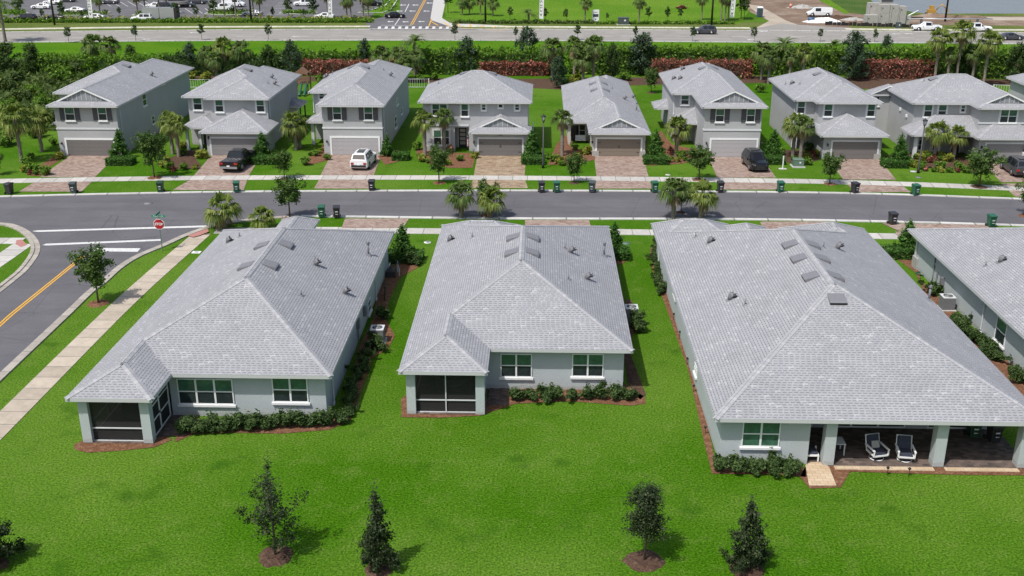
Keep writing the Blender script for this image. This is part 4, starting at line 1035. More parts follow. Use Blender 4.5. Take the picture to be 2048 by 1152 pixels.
def feather_proto(seed,nf=26,L=2.4,mat='frondg',up=.9):
    rng=np.random.default_rng(seed); root=thing('date_palm',(0,0,0)); m=MB(); m.tube([(0,0,-.05),(0,0,.5),(0,0,1)],[.3,.24,.26],9); m.build('trunk',M['barkp'],root)
    V=[];F=[]
    for i in range(nf):
        el=rng.uniform(.0,1.3)*up; a=i*2.399; h=np.array([math.cos(a),math.sin(a),0]); s_=np.array([-h[1],h[0],0]); prev=None
        for k in range(11):
            t=k/10; p=h*L*t*math.cos(el*(1-.3*t))+np.array([0,0,L*(math.sin(el)*t-.55*t*t)])
            if prev is not None:
                b=len(V); V+=[tuple(prev-s_*.02),tuple(prev+s_*.02),tuple(p+s_*.02),tuple(p-s_*.02)]; F.append((b,b+1,b+2,b+3))
                for sg in (-1,1):
                    q=p+s_*sg*L*.2*math.sin(3.1*max(.12,t)**.8)+(p-prev)*.9+np.array([0,0,-.04]); b=len(V); V+=[tuple(prev),tuple(p),tuple(q)]; F.append((b,b+1,b+2))
            prev=p
    mesh_obj('crown',V,F,M[mat],root); return root
def place_palm(proto,bx,by,topy,label,rad=None,group=None,rz=None,base=None,tw=1,cat='palm tree'):
    X,Y=base or G(bx,by)
    if base is None: H=Hz(bx,by,topy)
    else: H=topy
    ch=max(.8,(rad or 1.5)); H=max(.5,H-ch*.75)
    o=copy_tree(proto); o.location=(X,Y,0); o.rotation_euler=(0,0,random.uniform(0,6.28) if rz is None else rz)
    for c in o.children:
        k=c.name.split('.')[0]
        if k=='trunk': c.scale=(tw,tw,H)
        else: c.location=(0,0,H); s_=ch/1.5; c.scale=(s_,s_,s_)
    tag(o,label,cat,group); return o
def shrub_proto(name,seed,rx,rz_,n,size,mat,asp=1.8,spread=1,stems=True):
    rng=np.random.default_rng(seed); root=thing(name,(0,0,0))
    nc=13; C=[(rng.normal()*rx*.42,rng.normal()*rx*.36,rz_*rng.uniform(.25,.8)) for _ in range(nc)]
    P=clumpy(rng,n,C,[rx*rng.uniform(.28,.5) for _ in C],.2); sh=rng.random(n)<.12; P[sh,2]+=rng.random(sh.sum())*rz_*.35; P[:,2]=np.clip(P[:,2],.04,rz_*1.4)
    leaves('foliage',P,size,M[mat],root,rng,up=.5,asp=asp,centre=(0,0,rz_*.3))
    if stems:
        m=MB()
        for c in C[:5]: m.tube([(0,0,0),(c[0]*.5,c[1]*.5,c[2]*.6),c],[.025,.018,.01],4)
        m.build('stem',M['bark'],root)
    return root
def boxhedge(name,x0,y0,x1,y1,H,n,size,mat,label,cat='hedge',group=None,seed=1,base=0,rough=.07,core=True,loc=None,wave=.0,cm='leaf_dark'):
    rng=np.random.default_rng(seed); cx,cy=(x0+x1)/2,(y0+y1)/2; root=thing(name,(cx,cy,base),label,cat,group)
    w,d=(x1-x0),(y1-y0); A=[w*d,w*H,w*H,d*H,d*H]; k=rng.choice(5,n,p=np.array(A)/sum(A)); u=rng.random(n)-.5; v=rng.random(n)-.5; P=np.zeros((n,3))
    t=rng.random(n)*min(w,d)*.12
    for i,(px,py,pz) in enumerate(((u*w,v*d,H-t),(u*w,-d/2+t,(v+.5)*H),(u*w,d/2-t,(v+.5)*H),(-w/2+t,u*d,(v+.5)*H),(w/2-t,u*d,(v+.5)*H))):
        mk=k==i
        for j,q in enumerate((px,py,pz)): P[mk,j]=(q+np.zeros(n))[mk]
    P+=rng.normal(size=P.shape)*rough
    if wave: P[:,2]*=1+wave*np.sin(P[:,0]*.9+seed)*np.cos(P[:,0]*2.3+1)+wave*.6*rng.normal(size=n)*(P[:,2]>H*.8); P[:,1]+=wave*1.2*np.sin(P[:,0]*1.7)
    P[:,2]=np.maximum(P[:,2],.05)
    leaves('foliage',P,size,M[mat],root,rng,up=.5,asp=1.7)
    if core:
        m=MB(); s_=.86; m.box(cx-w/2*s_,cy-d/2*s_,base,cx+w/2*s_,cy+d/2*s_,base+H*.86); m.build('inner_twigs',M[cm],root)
    return root
protos=[]
def reg(o): protos.append(o); return o
OAK=[reg(tree('oak',11+i,H=5.2,Rr=2.15,trunk=.30,n=3200,size=.16,mat='leaf_oak',shape='vase',nc=26,crad=.3,mulch=.9)) for i in range(3)]
YOUNG=[reg(tree('y',31+i,H=4.0,Rr=.95,trunk=.45,n=500,size=.22,mat='leaf_dark',name='young_tree',nc=12,crad=.45,tr=.06)) for i in range(2)]
TOP=[reg(tree('t',41+i,H=3.2,Rr=1.2,trunk=.04,n=3600,size=.15,mat='leaf_top',name='cone_shrub',shape='cone',nc=46,crad=.34,tr=.05)) for i in range(2)]
BIG=[reg(tree('b',51+i,H=7,Rr=2.6,trunk=.12,n=4200,size=.21,mat='leaf_blue' if i else 'leaf_dark',name='background_tree',nc=34,crad=.3,tr=.12,shape='round')) for i in range(2)]
PALM=[reg(palm_proto(61+i,mat='frond')) for i in range(2)]+[reg(palm_proto(71+i,nf=34,mat='frondg',dead=16)) for i in range(2)]
DATE=reg(feather_proto(81))
SH_D=[reg(shrub_proto('foundation_shrub',91+i,.62,.85,1300,.10,'leaf_dark')) for i in range(3)]
SH_G=[reg(shrub_proto('green_shrub',94+i,.6,.8,520,.13,'leaf_hedge')) for i in range(2)]
SH_Y=reg(shrub_proto('yellow_croton',97,.6,.8,380,.16,'leaf_yel',2.4))
SH_R=reg(shrub_proto('red_croton',98,.5,.7,300,.15,'leaf_croton',2.2))
SH_O=reg(shrub_proto('marsh_bush',99,1.6,2.0,1000,.22,'leaf_olive',2.2))
SH_M=reg(shrub_proto('marsh_bush',100,1.6,2.0,1000,.22,'leaf_hedge',2.2))
def put(proto,bx,by,label,topy=None,H0=None,sc=None,group=None,cat='tree',rz=None):
    X,Y=G(bx,by)
    if topy is not None: sc=Hz(bx,by,topy)/H0
    o=copy_tree(proto); o.location=(X,Y,0); o.rotation_euler=(0,0,random.uniform(0,6.28) if rz is None else rz)
    o.scale=(sc,sc,sc) if not hasattr(sc,'__len__') else sc
    return tag(o,label,cat,group)
# --- back-lawn trees (close to the camera)
g='young trees on the back lawn'
def near(seed,bx,by,topy,label,Rr,trunk,n,size,shape,nc,crad,mulch,mat='leaf_mag'):
    H=Hz(bx,by,topy); X,Y=G(bx,by); o=tree('n',seed,H=H,Rr=Rr,trunk=trunk,n=n,size=size,mat=mat,name='lawn_tree',shape=shape,nc=nc,crad=crad,tr=.06,mulch=mulch)
    o.location=(X,Y,0); return tag(o,label,'tree',g)
near(201,551,1112,922,'tallest lawn tree with loose open conical crown over a dark mulch ring',1.7,.15,4400,.08,'loose',30,.27,.8)
near(202,757,1140,985,'slim dark conical lawn tree left of centre, leaves nearly to the ground',.95,.06,6500,.08,'cone',44,.3,.62)
near(203,1289,1122,972,'lawn tree with a ball-shaped crown on a bare pale trunk',1.0,.36,7500,.065,'round',40,.42,.85)
near(204,1492,1138,1000,'short conical lawn tree with twisted shiny crown, right of the ball-shaped one',1.0,.06,5200,.085,'cone',36,.28,.75)
near(205,-12,1130,1010,'dark lawn tree cut off by the left edge of the photo',1.15,.08,6500,.085,'cone',46,.3,.6)
# --- street trees
T_=[(309,356,262,0,'feathery young street tree beside the sidewalk, in front of the leftmost two-storey house'),(569,358,300,1,'bushy street tree in front of the white-car house, left of its driveway'),
(580,436,352,2,'street tree on the near kerb beside the green and black bins'),(878,366,290,0,'street tree in the far verge, in front of the wide house with the flag'),
(1148,366,306,1,'street tree in the far verge before the beige house'),(1398,360,292,2,'broad street tree in the far verge left of the black car'),
(1659,368,306,0,'street tree in the far verge beside the transformer box'),(1958,374,296,1,'street tree in the far verge at right, before the porch house'),
(197,607,492,2,'round dark tree in the strip between side road and sidewalk'),(1362,425,358,1,'small tree growing between the two palms behind the right near house'),(972,431,360,0,'yellow-green tree behind the palm pair above the middle near house'),
(-6,350,305,0,'street tree cut off by the left edge above the far sidewalk'),(2052,432,355,2,'street tree cut off by the right edge beside the near kerb')]
TW=[.95,1.1,1.15,.95,1.0,1.3,1.15,1.3,1.0,.8,1.0,1,1.1]
for (bx,by,ty,k,l),tw_ in zip(T_,TW):
    o=put(OAK[k],bx,by,l,ty,5.2,group='street trees'); o.scale=(o.scale[0]*tw_,o.scale[1]*tw_,o.scale[2])
# --- kerbside and yard palms
P_=[(449,457,392,1.75,0,'fan palm behind the leftmost near house, right of the stop sign'),(527,458,416,1.3,1,'low fan palm beside the garage roof of the leftmost near house'),
(923,436,365,1.5,2,'left palm of the pair above the middle near house'),(982,436,374,1.5,1,'right palm of the pair above the middle near house'),
(1346,438,356,1.55,2,'left palm of the pair above the right near house, with hanging dead fronds'),(1401,438,366,1.6,0,'right palm of the pair above the right near house'),
(44,325,208,2.1,1,'tall palm by the marsh, left one of two beside the leftmost house'),(84,303,214,1.9,0,'palm nearest the left wall of the leftmost two-storey house'),
(346,308,224,1.6,0,'palm with forked-looking trunk between first and second far houses'),(358,314,232,1.4,1,'shorter palm right beside the forked-looking one between first and second houses'),
(592,300,224,1.75,1,'bright palm left of the white-car house porch'),(600,296,244,1.2,3,'small dark palm tucked behind the bright one by the white-car house'),
(850,312,222,1.45,0,'slender palm left of the wide house window'),(889,306,218,1.2,2,'palm in front of the wide house lower window'),
(1124,312,220,1.35,2,'palm in front of the beige house porch'),(1352,314,234,1.65,0,'palm left of the black-car house porch'),
(1585,316,228,1.7,1,'left trunk of the palm pair before the low hipped garage house'),(1600,322,232,1.45,2,'right trunk of the palm pair before the low hipped garage house'),
(1868,318,244,1.6,0,'palm just right of the lamp post on the right'),(1906,320,252,1.4,1,'second palm right of the lamp post, before the porch wall')]
for bx,by,ty,r,k,l in P_: place_palm(PALM[k],bx,by,ty,l,r,'cabbage palms around the houses')
# --- clipped cones with box hedges at their foot
C_=[(242,318,262,'cone shrub right of the leftmost garage door'),(526,316,266,'cone shrub right of the black pickup'),(775,312,272,'cone shrub right of the white-car garage'),(1063,316,262,'cone shrub left of the near lamp post by the ochre driveway'),
(1311,316,262,'cone shrub right of the beige house driveway'),(1545,318,262,'cone shrub right of the black car, by the path'),(1797,330,272,'cone shrub right of the low hipped garage driveway'),
(806,520,452,'cone shrub behind the right corner of the leftmost near house'),(1228,505,448,'dark cone shrub at the far right corner of the middle near house'),(1812,508,442,'large cone shrub between the right near house and the edge house'),(1920,330,292,'cone shrub cut by the far verge planting on the right')]
for i,(bx,by,ty,l) in enumerate(C_[:10]): put(TOP[i%2],bx,by,l,ty,3.2,group='clipped cone shrubs')
B_=[(237,332,1.4,'square box hedge round the foot of the cone beside the leftmost driveway'),(526,330,1.3,'box hedge round the foot of the cone beside the pickup'),(1066,330,1.25,'box hedge by the ochre driveway below its cone'),
(1312,330,1.3,'box hedge right of the beige house driveway'),(1548,330,1.2,'box hedge right of the black car'),(1792,337,1.3,'box hedge right of the low hipped garage driveway'),(806,528,1.5,'box hedge behind the right corner of the leftmost near house'),(1812,520,1.7,'ring-like box hedge round the large cone between near houses'),(800,322,.9,'small rounded box hedge right of the white-car garage cone'),(1240,522,.8,'low dark box hedge at the corner of the middle near house')]
for i,(bx,by,w_,l) in enumerate(B_):
    X,Y=G(bx,by); boxhedge('box_hedge',X-w_,Y-.1,X+w_,Y+1.7,.75,1700,.12,'leaf_top',l,group='clipped box hedges',seed=300+i,rough=.03)
# --- foundation shrubs
ORD=['first','second','third','fourth','fifth','sixth','seventh','eighth','ninth','tenth','eleventh','twelfth','thirteenth']
def row(protos,pts,label,group,n,sc=(1,1.25),cat='shrub'):
    P=[Vector(G(*p)) for p in pts]; L=[(P[i+1]-P[i]).length for i in range(len(P)-1)]; tot=sum(L)
    for k in range(n):
        d=tot*(k+.5)/n; i=0
        while d>L[i] and i<len(L)-1: d-=L[i]; i+=1
        p=P[i]+(P[i+1]-P[i])*(d/L[i]); s_=random.uniform(*sc); o=copy_tree(protos[k%len(protos)]); o.location=(p.x+random.uniform(-.08,.08),p.y+random.uniform(-.08,.08),0.02); o.rotation_euler=(0,0,random.uniform(0,6.28)); o.scale=(s_*random.uniform(.85,1.2),s_,s_*random.uniform(.8,1.15)); tag(o,ORD[k]+' from the '+('left' if abs(P[-1].x-P[0].x)>abs(P[-1].y-P[0].y) else ('lawn end' if P[0].y<P[-1].y else 'street end'))+': '+label,cat,group)
row(SH_D,[(362,866),(690,848)],'shrub, under leftmost near house rear windows','shrubs under the leftmost near house windows',13,(.85,1.1))
row(SH_D,[(700,842),(704,780),(738,712)],'shaded shrub, right wall of leftmost near house','shrubs along the right wall of the leftmost near house',11,(.65,.85))
row(SH_D,[(1020,802),(1275,800)],'shrub, under middle near house rear windows','shrubs under the middle near house windows',9,(.75,1.0))
row(SH_D,[(1436,944),(1600,948)],'shrub, under right near house rear window','shrubs under the right near house window',7,(.85,1.0))
row([SH_D[0],SH_D[1]],[(1312,490),(1312,540),(1324,590)],'low shrub, left wall of right near house','shrubs beside the right near house left wall',10,(.7,.95))
row(SH_D,[(1905,640),(1945,680),(2002,728)],'shrub, sunlit wall of edge house','shrubs along the edge house wall',11,(.8,1.0))
SM=[SH_G[0],SH_Y,SH_G[1],SH_R]
for a,l,n_ in (([(45,338),(64,350),(98,350)],'low plant, bed left of the leftmost driveway',6),([(318,330),(345,342),(398,338)],'low plant, edge of the dark bed',6),([(612,314),(648,304),(662,290)],'low plant, path of the white-car house',5),([(838,318),(865,330),(905,330)],'low plant, front of the wide house bed',6),([(1104,322),(1125,332),(1160,322)],'low plant, front of the beige house bed',6),([(1330,326),(1370,322),(1408,312)],'low plant, bed of the black-car house',6),([(1580,322),(1610,318),(1636,308)],'low plant, bed of the low hipped garage house',5),([(1812,330),(1860,344),(1940,346)],'low plant, front of the porch house bed',9),([(1824,318),(1900,322)],'plant against the right porch wall',6)):
    row(SM,a,l,'small plants in the front yard beds',n_,(.6,1.0))
row(SH_D,[(2022,742),(2050,775)],'shrub, nearest end of edge house wall','shrubs at the end of the edge house wall',2,(.9,1.1))
for i,(x,y,l) in enumerate([(768,640,'shrub behind the air conditioner of the leftmost near house'),(750,700,'pale-flowered shrub in front of the air conditioner of the leftmost near house'),(1270,650,'shrub beside the air conditioner of the middle near house'),(1275,665,'small shrub in front of the air conditioner of the middle near house'),(1866,590,'reddish shrub beside the air conditioner at the edge house'),(822,530,'rounded shrub at the end of the bed behind the leftmost near house')]):
    put(SH_D[i%3],x,y,l,sc=1.1,group=None,cat='shrub')
F_=[(116,318,'Y','yellow croton at the corner of the leftmost garage'),(405,316,'Y','yellow croton left of the pickup'),(369,296,'Y','yellow croton by the second house porch'),(948,316,'Y','yellow croton left of the ochre driveway garage'),(900,305,'R','reddish plants under the wide house window'),(920,322,'G','green shrub in the wide house bed'),
(880,322,'G','green shrub in front of the wide house palm'),(1150,300,'G','large green shrub before the beige house porch'),(1170,308,'Y','yellowish shrub left of the tan garage door'),(1110,322,'G','green shrub in the round bed of the beige house'),(1360,316,'G','green shrub under the palm of the black-car house'),(1385,316,'G','green shrub by the path of the black-car house'),(1340,306,'R','reddish shrub by the black-car house porch'),
(1410,318,'Y','yellow shrub by the path of the black-car house'),(1560,310,'G','round green shrub left of the palm pair'),(1630,312,'Y','yellow croton by the entry of the low hipped garage house'),(1615,330,'G','green shrub behind the transformer box'),(1840,318,'Y','first yellow croton under the right porch'),(1860,326,'R','dark red shrub under the right porch'),
(1884,318,'Y','second yellow croton under the right porch'),(1845,334,'G','low green shrub before the right porch'),(1880,338,'G','second low green shrub before the right porch'),(1918,340,'G','third low green shrub before the right porch'),(1945,330,'Y','yellow shrub by the right driveway'),(650,302,'R','flowering shrub on the white-car house path'),(632,312,'G','green shrub on the white-car house path'),
(610,330,'G','low shrub near the street tree of the white-car house'),(655,320,'G','small shrub left of the white-car garage'),(52,330,'G','green shrub under the marsh palms'),(70,345,'G','long low shrub before the leftmost house'),(90,350,'G','low shrub left of the leftmost driveway'),(62,318,'G','pale shrub under the marsh palms'),(108,290,'G','shrub at the left wall of the leftmost house'),
(330,325,'Y','yellow-green shrub in the dark bed'),(365,312,'G','shrub under the forked palm'),(1620,300,'G','shrub at the entry of the low hipped garage house'),(835,300,'G','shrub against the wall beside the slender palm'),(1095,318,'G','shrub at the left end of the beige house bed'),(1325,322,'G','shrub beside the path of the black-car house')]
for x,y,k,l in F_: put({'Y':SH_Y,'R':SH_R,'G':SH_G[int(x)%2]}[k],x,y,l,sc=random.uniform(.85,1.25),cat='shrub')
for x,y in ((1432,160),(1850,0)): pass
# --- tall privacy hedges and croton hedges behind the far houses
def hedgeline(name,x0,x1,y,H,dep,mat,label,seed,n,size=.3,group=None,wave=.06,cm='leaf_dark'):
    X0,Y0=G(x0,y); X1,Y1=G(x1,y); boxhedge(name,X0,(Y0+Y1)/2,X1,(Y0+Y1)/2+dep,H,n,size,mat,label,seed=seed,group=group,rough=.16,wave=wave,cm=cm)
g='tall green privacy hedges along the boulevard'
hedgeline('privacy_hedge',540,830,140,2.6,2.6,'leaf_hedge','bright green privacy hedge behind the red plants left of centre',401,5200,group=g,wave=.13)
hedgeline('privacy_hedge',830,1120,150,3.6,3.2,'leaf_hedge','privacy hedge behind the palms above the wide house',402,5200,group=g,wave=.1)
hedgeline('privacy_hedge',1120,1500,150,4.0,4.0,'leaf_hedge','broad light-topped privacy hedge behind the beige house',403,9000,group=g)
hedgeline('privacy_hedge',1500,1840,152,4.0,4.0,'leaf_hedge','privacy hedge behind the long croton hedge at right',404,8000,group=g)
hedgeline('privacy_hedge',1840,2120,158,4.2,4.0,'leaf_hedge','privacy hedge behind the tall palms at the right edge',405,6500,group=g)
hedgeline('dark_hedge',60,330,150,2.6,3,'leaf_hedge','dark hedge below the black fence behind the marsh',406,3800,wave=.16)
hedgeline('dark_hedge',330,560,152,2.8,3,'leaf_dark','dark undergrowth beneath the palms above the pickup house',407,3600,wave=.16)
g='red croton hedges'
for i,(a,b,y,H,l) in enumerate([(604,800,152,2.2,'pinkish croton hedge left of centre behind the white-car house'),(962,1096,152,2.0,'pink-tipped croton hedge behind the wide house'),(1306,1502,158,2.7,'coral croton hedge behind the black-car house'),(1724,1868,158,2.6,'dense red croton hedge behind the rightmost houses')]):
    hedgeline('croton_hedge',a,b,y,H,1.8,'leaf_croton',l,420+i,3600,.22,g,.05,'mulchd')
# --- palms in the hedge line
PB=[(192,140,70,2.0,2,'short full palm at far left behind the marsh'),(226,140,72,1.7,3,'slimmer palm right of the short full one at far left'),(418,150,92,1.7,3,'grey-green palm, left of the cluster above the pickup house'),(452,150,76,1.9,0,'tallest palm of the cluster above the pickup house'),(486,150,82,1.8,3,'right palm of the cluster above the pickup house'),
(434,158,104,1.5,2,'low palm in front of the cluster above the pickup house'),(764,155,92,1.7,3,'left palm of the group above the white-car house'),(800,160,94,1.7,2,'middle palm of the group above the white-car house'),(834,160,100,1.6,3,'right palm of the group above the white-car house'),(812,165,112,1.4,2,'front low palm of the group above the white-car house'),
(1104,160,76,1.9,2,'left palm of the group above the beige house'),(1148,164,74,1.7,3,'second palm of the group above the beige house'),(1186,166,72,1.8,2,'right palm of the group above the beige house'),(1166,168,100,1.6,3,'low palm with brown skirt in the group above the beige house'),
(1522,160,84,1.8,3,'left palm of the trio behind the low hipped garage house'),(1536,168,100,1.5,2,'front palm of the trio behind the low hipped garage house'),(1604,168,88,1.5,0,'yellow-skirted palm behind the low hipped garage house'),(1578,168,98,1.3,3,'small palm between the trio and the yellow-skirted palm'),
(1868,166,58,1.9,0,'left one of the three tall palms at upper right'),(1911,166,42,2.0,1,'tallest of the three palms at upper right'),(1966,172,62,1.9,0,'right one of the three tall palms at upper right'),(1893,166,94,1.2,3,'short palm between the tall ones, left'),(1943,168,92,1.4,3,'short palm between the tall ones, right')]
for bx,by,ty,r,k,l in PB: place_palm(PALM[k],bx,by,ty,l,r*1.12,'palms in the hedge line')
place_palm(DATE,830,150,66,'feathery date palm rising above the white-car house group',1.8,'date palms in the hedge line'); place_palm(DATE,1564,150,72,'date palm left in the right-hand hedge',1.7,'date palms in the hedge line'); place_palm(DATE,1660,140,76,'sparse date palm with upright fronds in the right-hand hedge',1.7,'date palms in the hedge line')
BT=[(20,150,84,0,1.1,'big dark bushy tree at the left edge by the marsh'),(68,148,86,0,.9,'dark tree right of the big one at the left edge'),(266,142,90,0,.8,'rounded dark tree behind the leftmost two-storey house'),(383,150,86,1,.8,'grey-green tree left of the palm cluster'),(585,150,80,1,.75,'dark oval tree above the playset'),(540,150,90,0,.75,'mid green tree left of the dark oval tree'),
(730,140,78,1,.7,'dark oval tree right of the playset hedge'),(934,148,74,1,.85,'blue-green tree above the wide house'),(1054,132,54,1,.8,'tree rising to the boulevard above the wide house'),(1116,176,112,1,.65,'pale blue-green small tree behind the beige house'),(1284,150,66,1,.95,'large blue-green tree right of the beige house'),
(1704,160,64,1,.9,'grey-green tree above the low hipped garage house'),(1768,140,70,1,.6,'thin dark tree before the boulevard at right'),(1930,160,84,0,.6,'dark tree between the tall palms at upper right'),(2030,165,86,0,.8,'dark tree in the right-edge hedge'),(1224,160,86,0,.5,'small hedge tree right of the palm group')]
for bx,by,ty,k,s_,l in BT:
    H=Hz(bx,by,ty); put(BIG[k],bx,by,l,sc=(s_*H/7*1.15,s_*H/7*1.15,H/7),group='trees in the hedge line')
put(OAK[1],1302,186,'small round tree on the lawn right of the beige house',134,5.2,group=None); put(SH_M,1250,160,'green bush at the end of the beige house yard',sc=.7,cat='bush')
YT=[(138,86,54),(272,83,50),(404,80,48),(537,81,48),(910,81,48),(1032,80,54),(1155,80,50),(1270,80,52),(1385,83,54),(1508,84,54),(1640,83,58),(1749,85,58)]
YL=['second','third','fourth','fifth','sixth','seventh','eighth','ninth','tenth','eleventh']
for i,(bx,by,ty) in enumerate(YT): put(YOUNG[i%2],bx,by,('leftmost' if i==0 else 'rightmost' if i==11 else YL[i-1]+' from the left')+' of the thin young trees lining the near edge of the boulevard',ty,4.0,group='young trees along the boulevard')
for i,(x,y,l) in enumerate([(1205,165,'first yellow croton bush behind the beige house'),(1150,166,'second yellow croton bush behind the beige house'),(1130,172,'grey-green shrub beside the pale tree behind the beige house'),(840,165,'spiky shrub in the back bed of the wide house'),(870,160,'second spiky shrub in the back bed of the wide house'),(1520,185,'spiky shrub behind the black-car house'),(1868,150,'first yellow bush under the three tall palms'),(1905,148,'second yellow bush under the three tall palms'),(1930,152,'third yellow bush under the three tall palms'),(1965,155,'fourth yellow bush under the three tall palms'),(380,160,'orange-yellow bush left of the pickup house roof'),(410,160,'small yellow bush beside the pickup house roof'),(1470,170,'grey bush behind the black-car house roof'),(640,166,'green bush behind the white-car house roof')]):
    put(SH_Y if 'yellow' in l else SH_G[i%2],x,y,l,sc=1.6,cat='shrub')
MB_=[(30,170),(70,190),(95,175),(130,165),(150,150),(20,235),(60,255),(10,290),(95,250),(120,150),(45,205),(88,215),(10,185),(170,135),(25,265),(70,275),(-20,250),(-30,200)]
MBL=['rank bush in the marsh, '+t for t in ('upper part near the dark hedge, leftmost','upper part, second from left behind the leftmost house','left of the leftmost house roof corner','close behind the leftmost house roof','highest one behind the leftmost house','just above the taller marsh palm','right of the taller marsh palm crown','lower left edge beside the palm trunk','at the leftmost house left wall','upper middle in front of the dark hedge','beside the pond, right side','between pond and leftmost house','above the pond','behind the leftmost house roof ridge','at the foot of the left marsh palm','between the two marsh palms','beyond the left edge, near','beyond the left edge, by the pond')]
for i,(x,y) in enumerate(MB_): put((SH_O,SH_M)[i%2],x,y,MBL[i],sc=random.uniform(.7,1.2),group='bushes in the marsh',cat='bush')
# reeds as ground cover
rng=np.random.default_rng(5); n=5200
P=[]
for _ in range(n):
    px=rng.uniform(-60,185); py=rng.uniform(122,262); x,y=G(px,py); P.append((x+rng.normal()*.3,y+rng.normal()*.3,rng.uniform(.1,.7)))
rt=leaves('marsh_reeds',P,.38,M['leaf_olive'],None,rng,up=-.6,asp=3.2); rt['kind']='stuff'; tag(rt,'tall reeds and weeds filling the marsh at the left','reeds')
# low planting along the far side of the boulevard
def strip(x0,x1,y,n,label,mat,dep=1.6,seed=1,H=.8):
    X0,Y0=G(x0,y); X1,Y1=G(x1,y); r=np.random.default_rng(seed); t=r.random(n); P=np.stack([X0+(X1-X0)*t,Y0+(Y1-Y0)*t+r.random(n)*dep,r.random(n)*H],1); P[:,2]*=.6+.4*np.sin(P[:,0]*1.3)**2
    o=leaves('low_planting',P,.34,M[mat],None,r,asp=2); o['kind']='stuff'; tag(o,label,'ground cover')
strip(-30,745,46,5200,'low mixed planting between the car park and the grass verge','leaf_hedge',2.2,1,.9); strip(-30,745,42,1600,'yellow grasses along the car park edge','leaf_yel',1.5,2,1.2)
strip(905,1190,48,1300,'low planting in front of the green field, left part','leaf_olive',1.8,3); strip(1190,1470,49,1300,'low planting in front of the green field, right part','leaf_hedge',1.6,4,.7)
for i,p in enumerate(ISL):
    r=np.random.default_rng(50+i); xs=[a for a,b in p]; ys=[b for a,b in p]; Q=[]
    for _ in range(260): q=G(r.uniform(min(xs)+6,max(xs)-6),r.uniform(min(ys)+2,max(ys)-1)); Q.append((q[0],q[1],r.uniform(.1,.7)))
    o=leaves('island_planting',Q,.4,M['leaf_olive' if i%2 else 'leaf_hedge'],None,r,asp=2); o['kind']='stuff'; tag(o,'low planting on a kerbed island of the car park','ground cover')
# car-park and field trees and palms
LP=[(42,42,-20,'Y',1,'crooked young tree at the far left of the car park edge'),(125,38,2,'Y',0,'leafy tree left of the first banner'),(85,40,18,'Y',1,'brownish young tree at the car park edge'),(165,40,20,'Y',0,'yellowish shrub tree left of the first banner'),(202,40,-14,'P',0,'palm just right of the first banner'),(239,34,14,'Y',1,'small columnar tree in the car park'),(277,38,-20,'P',1,'staked palm trunk left of the trailer'),(292,33,-24,'P',0,'second staked palm trunk left of the trailer'),(320,30,-28,'P',1,'palm trunk in the island above the trailer'),(335,28,-24,'P',0,'staked palm above the trailer'),
(352,42,6,'Y',0,'dark leafy tree right of the trailer'),(394,38,12,'Y',1,'round light green tree at the car park edge'),(428,36,-8,'Y',0,'leafy tree beside the white pickup'),(450,34,-26,'P',1,'palm in the pickup island, left'),(472,34,-26,'P',0,'palm in the pickup island, right'),(467,32,10,'Y',1,'small dark tree in the pickup island'),(508,40,-26,'P',0,'palm next to the black light pole'),(521,40,-16,'P',1,'thin palm right of the black light pole'),(546,38,14,'Y',1,'bare greyish young tree at the car park edge'),(578,36,-6,'Y',0,'conical dark tree in the middle of the car park edge'),
(608,36,18,'Y',1,'light round tree near the white saloon'),(628,38,-6,'Y',0,'thin tree left of the second banner'),(656,36,-20,'P',0,'palm trunk left of the second banner'),(694,36,-8,'P',1,'palm, first of the group near the junction'),(702,37,-12,'P',0,'palm, second of the group near the junction'),(727,34,-20,'P',1,'palm, third of the group near the junction'),(737,36,-14,'P',0,'palm, last of the group near the junction'),
(896,26,-24,'Y',0,'leafy column at the corner of the field'),(925,30,-6,'P',1,'first staked palm at the left of the field'),(939,29,-6,'P',0,'second staked palm at the left of the field'),(961,30,-14,'P',1,'third staked palm at the left of the field'),(986,32,-4,'P',0,'fourth staked palm at the left of the field'),(1020,40,14,'Y',1,'small bush tree at the left of the field'),(1057,44,16,'D',0,'small date palm in the field planting'),
(1090,44,16,'Y',0,'thin shrub tree behind the third banner'),(1132,44,18,'Y',1,'bare reddish young tree in the field planting'),(1170,46,-6,'P',0,'tall staked palm left of the white sign'),(1214,42,26,'Y',1,'small red-leaved tree right of the white sign'),(1278,48,-8,'P',1,'tall staked palm right of the utility box'),(1296,44,14,'Y',0,'light young tree in the field planting'),(1334,44,14,'Y',1,'thin young tree in the middle of the field planting'),(1360,42,16,'Y',0,'twiggy young tree in the field planting'),
(1403,40,-14,'P',0,'staked palm left of the dark light pole'),(1442,42,-20,'P',1,'first of the close palms before the last banner'),(1450,42,-16,'P',0,'second of the close palms before the last banner'),(1456,40,-12,'P',1,'third of the close palms before the last banner'),(1482,38,-22,'Y',0,'dark column of foliage behind the last banner'),(1488,40,-8,'Y',1,'second dark column behind the last banner')]
for bx,by,ty,k,v,l in LP:
    if k=='Y': put(YOUNG[v],bx,by,l,ty,4.0,group='young trees around the car park and field')
    elif k=='D': place_palm(DATE,bx,by,ty,l,1.6,'palms around the car park and field')
    else: place_palm(PALM[2+v],bx,by,ty,l,1.7,'palms around the car park and field',tw=.75)
place_palm(DATE,11,84,-20,'very tall grey-trunked palm at the upper left corner',2.8,None,tw=1.1)
put(SH_R,1364,18,'isolated clump of dark red plants in the field',sc=(3.4,2,1.2),cat='shrub')
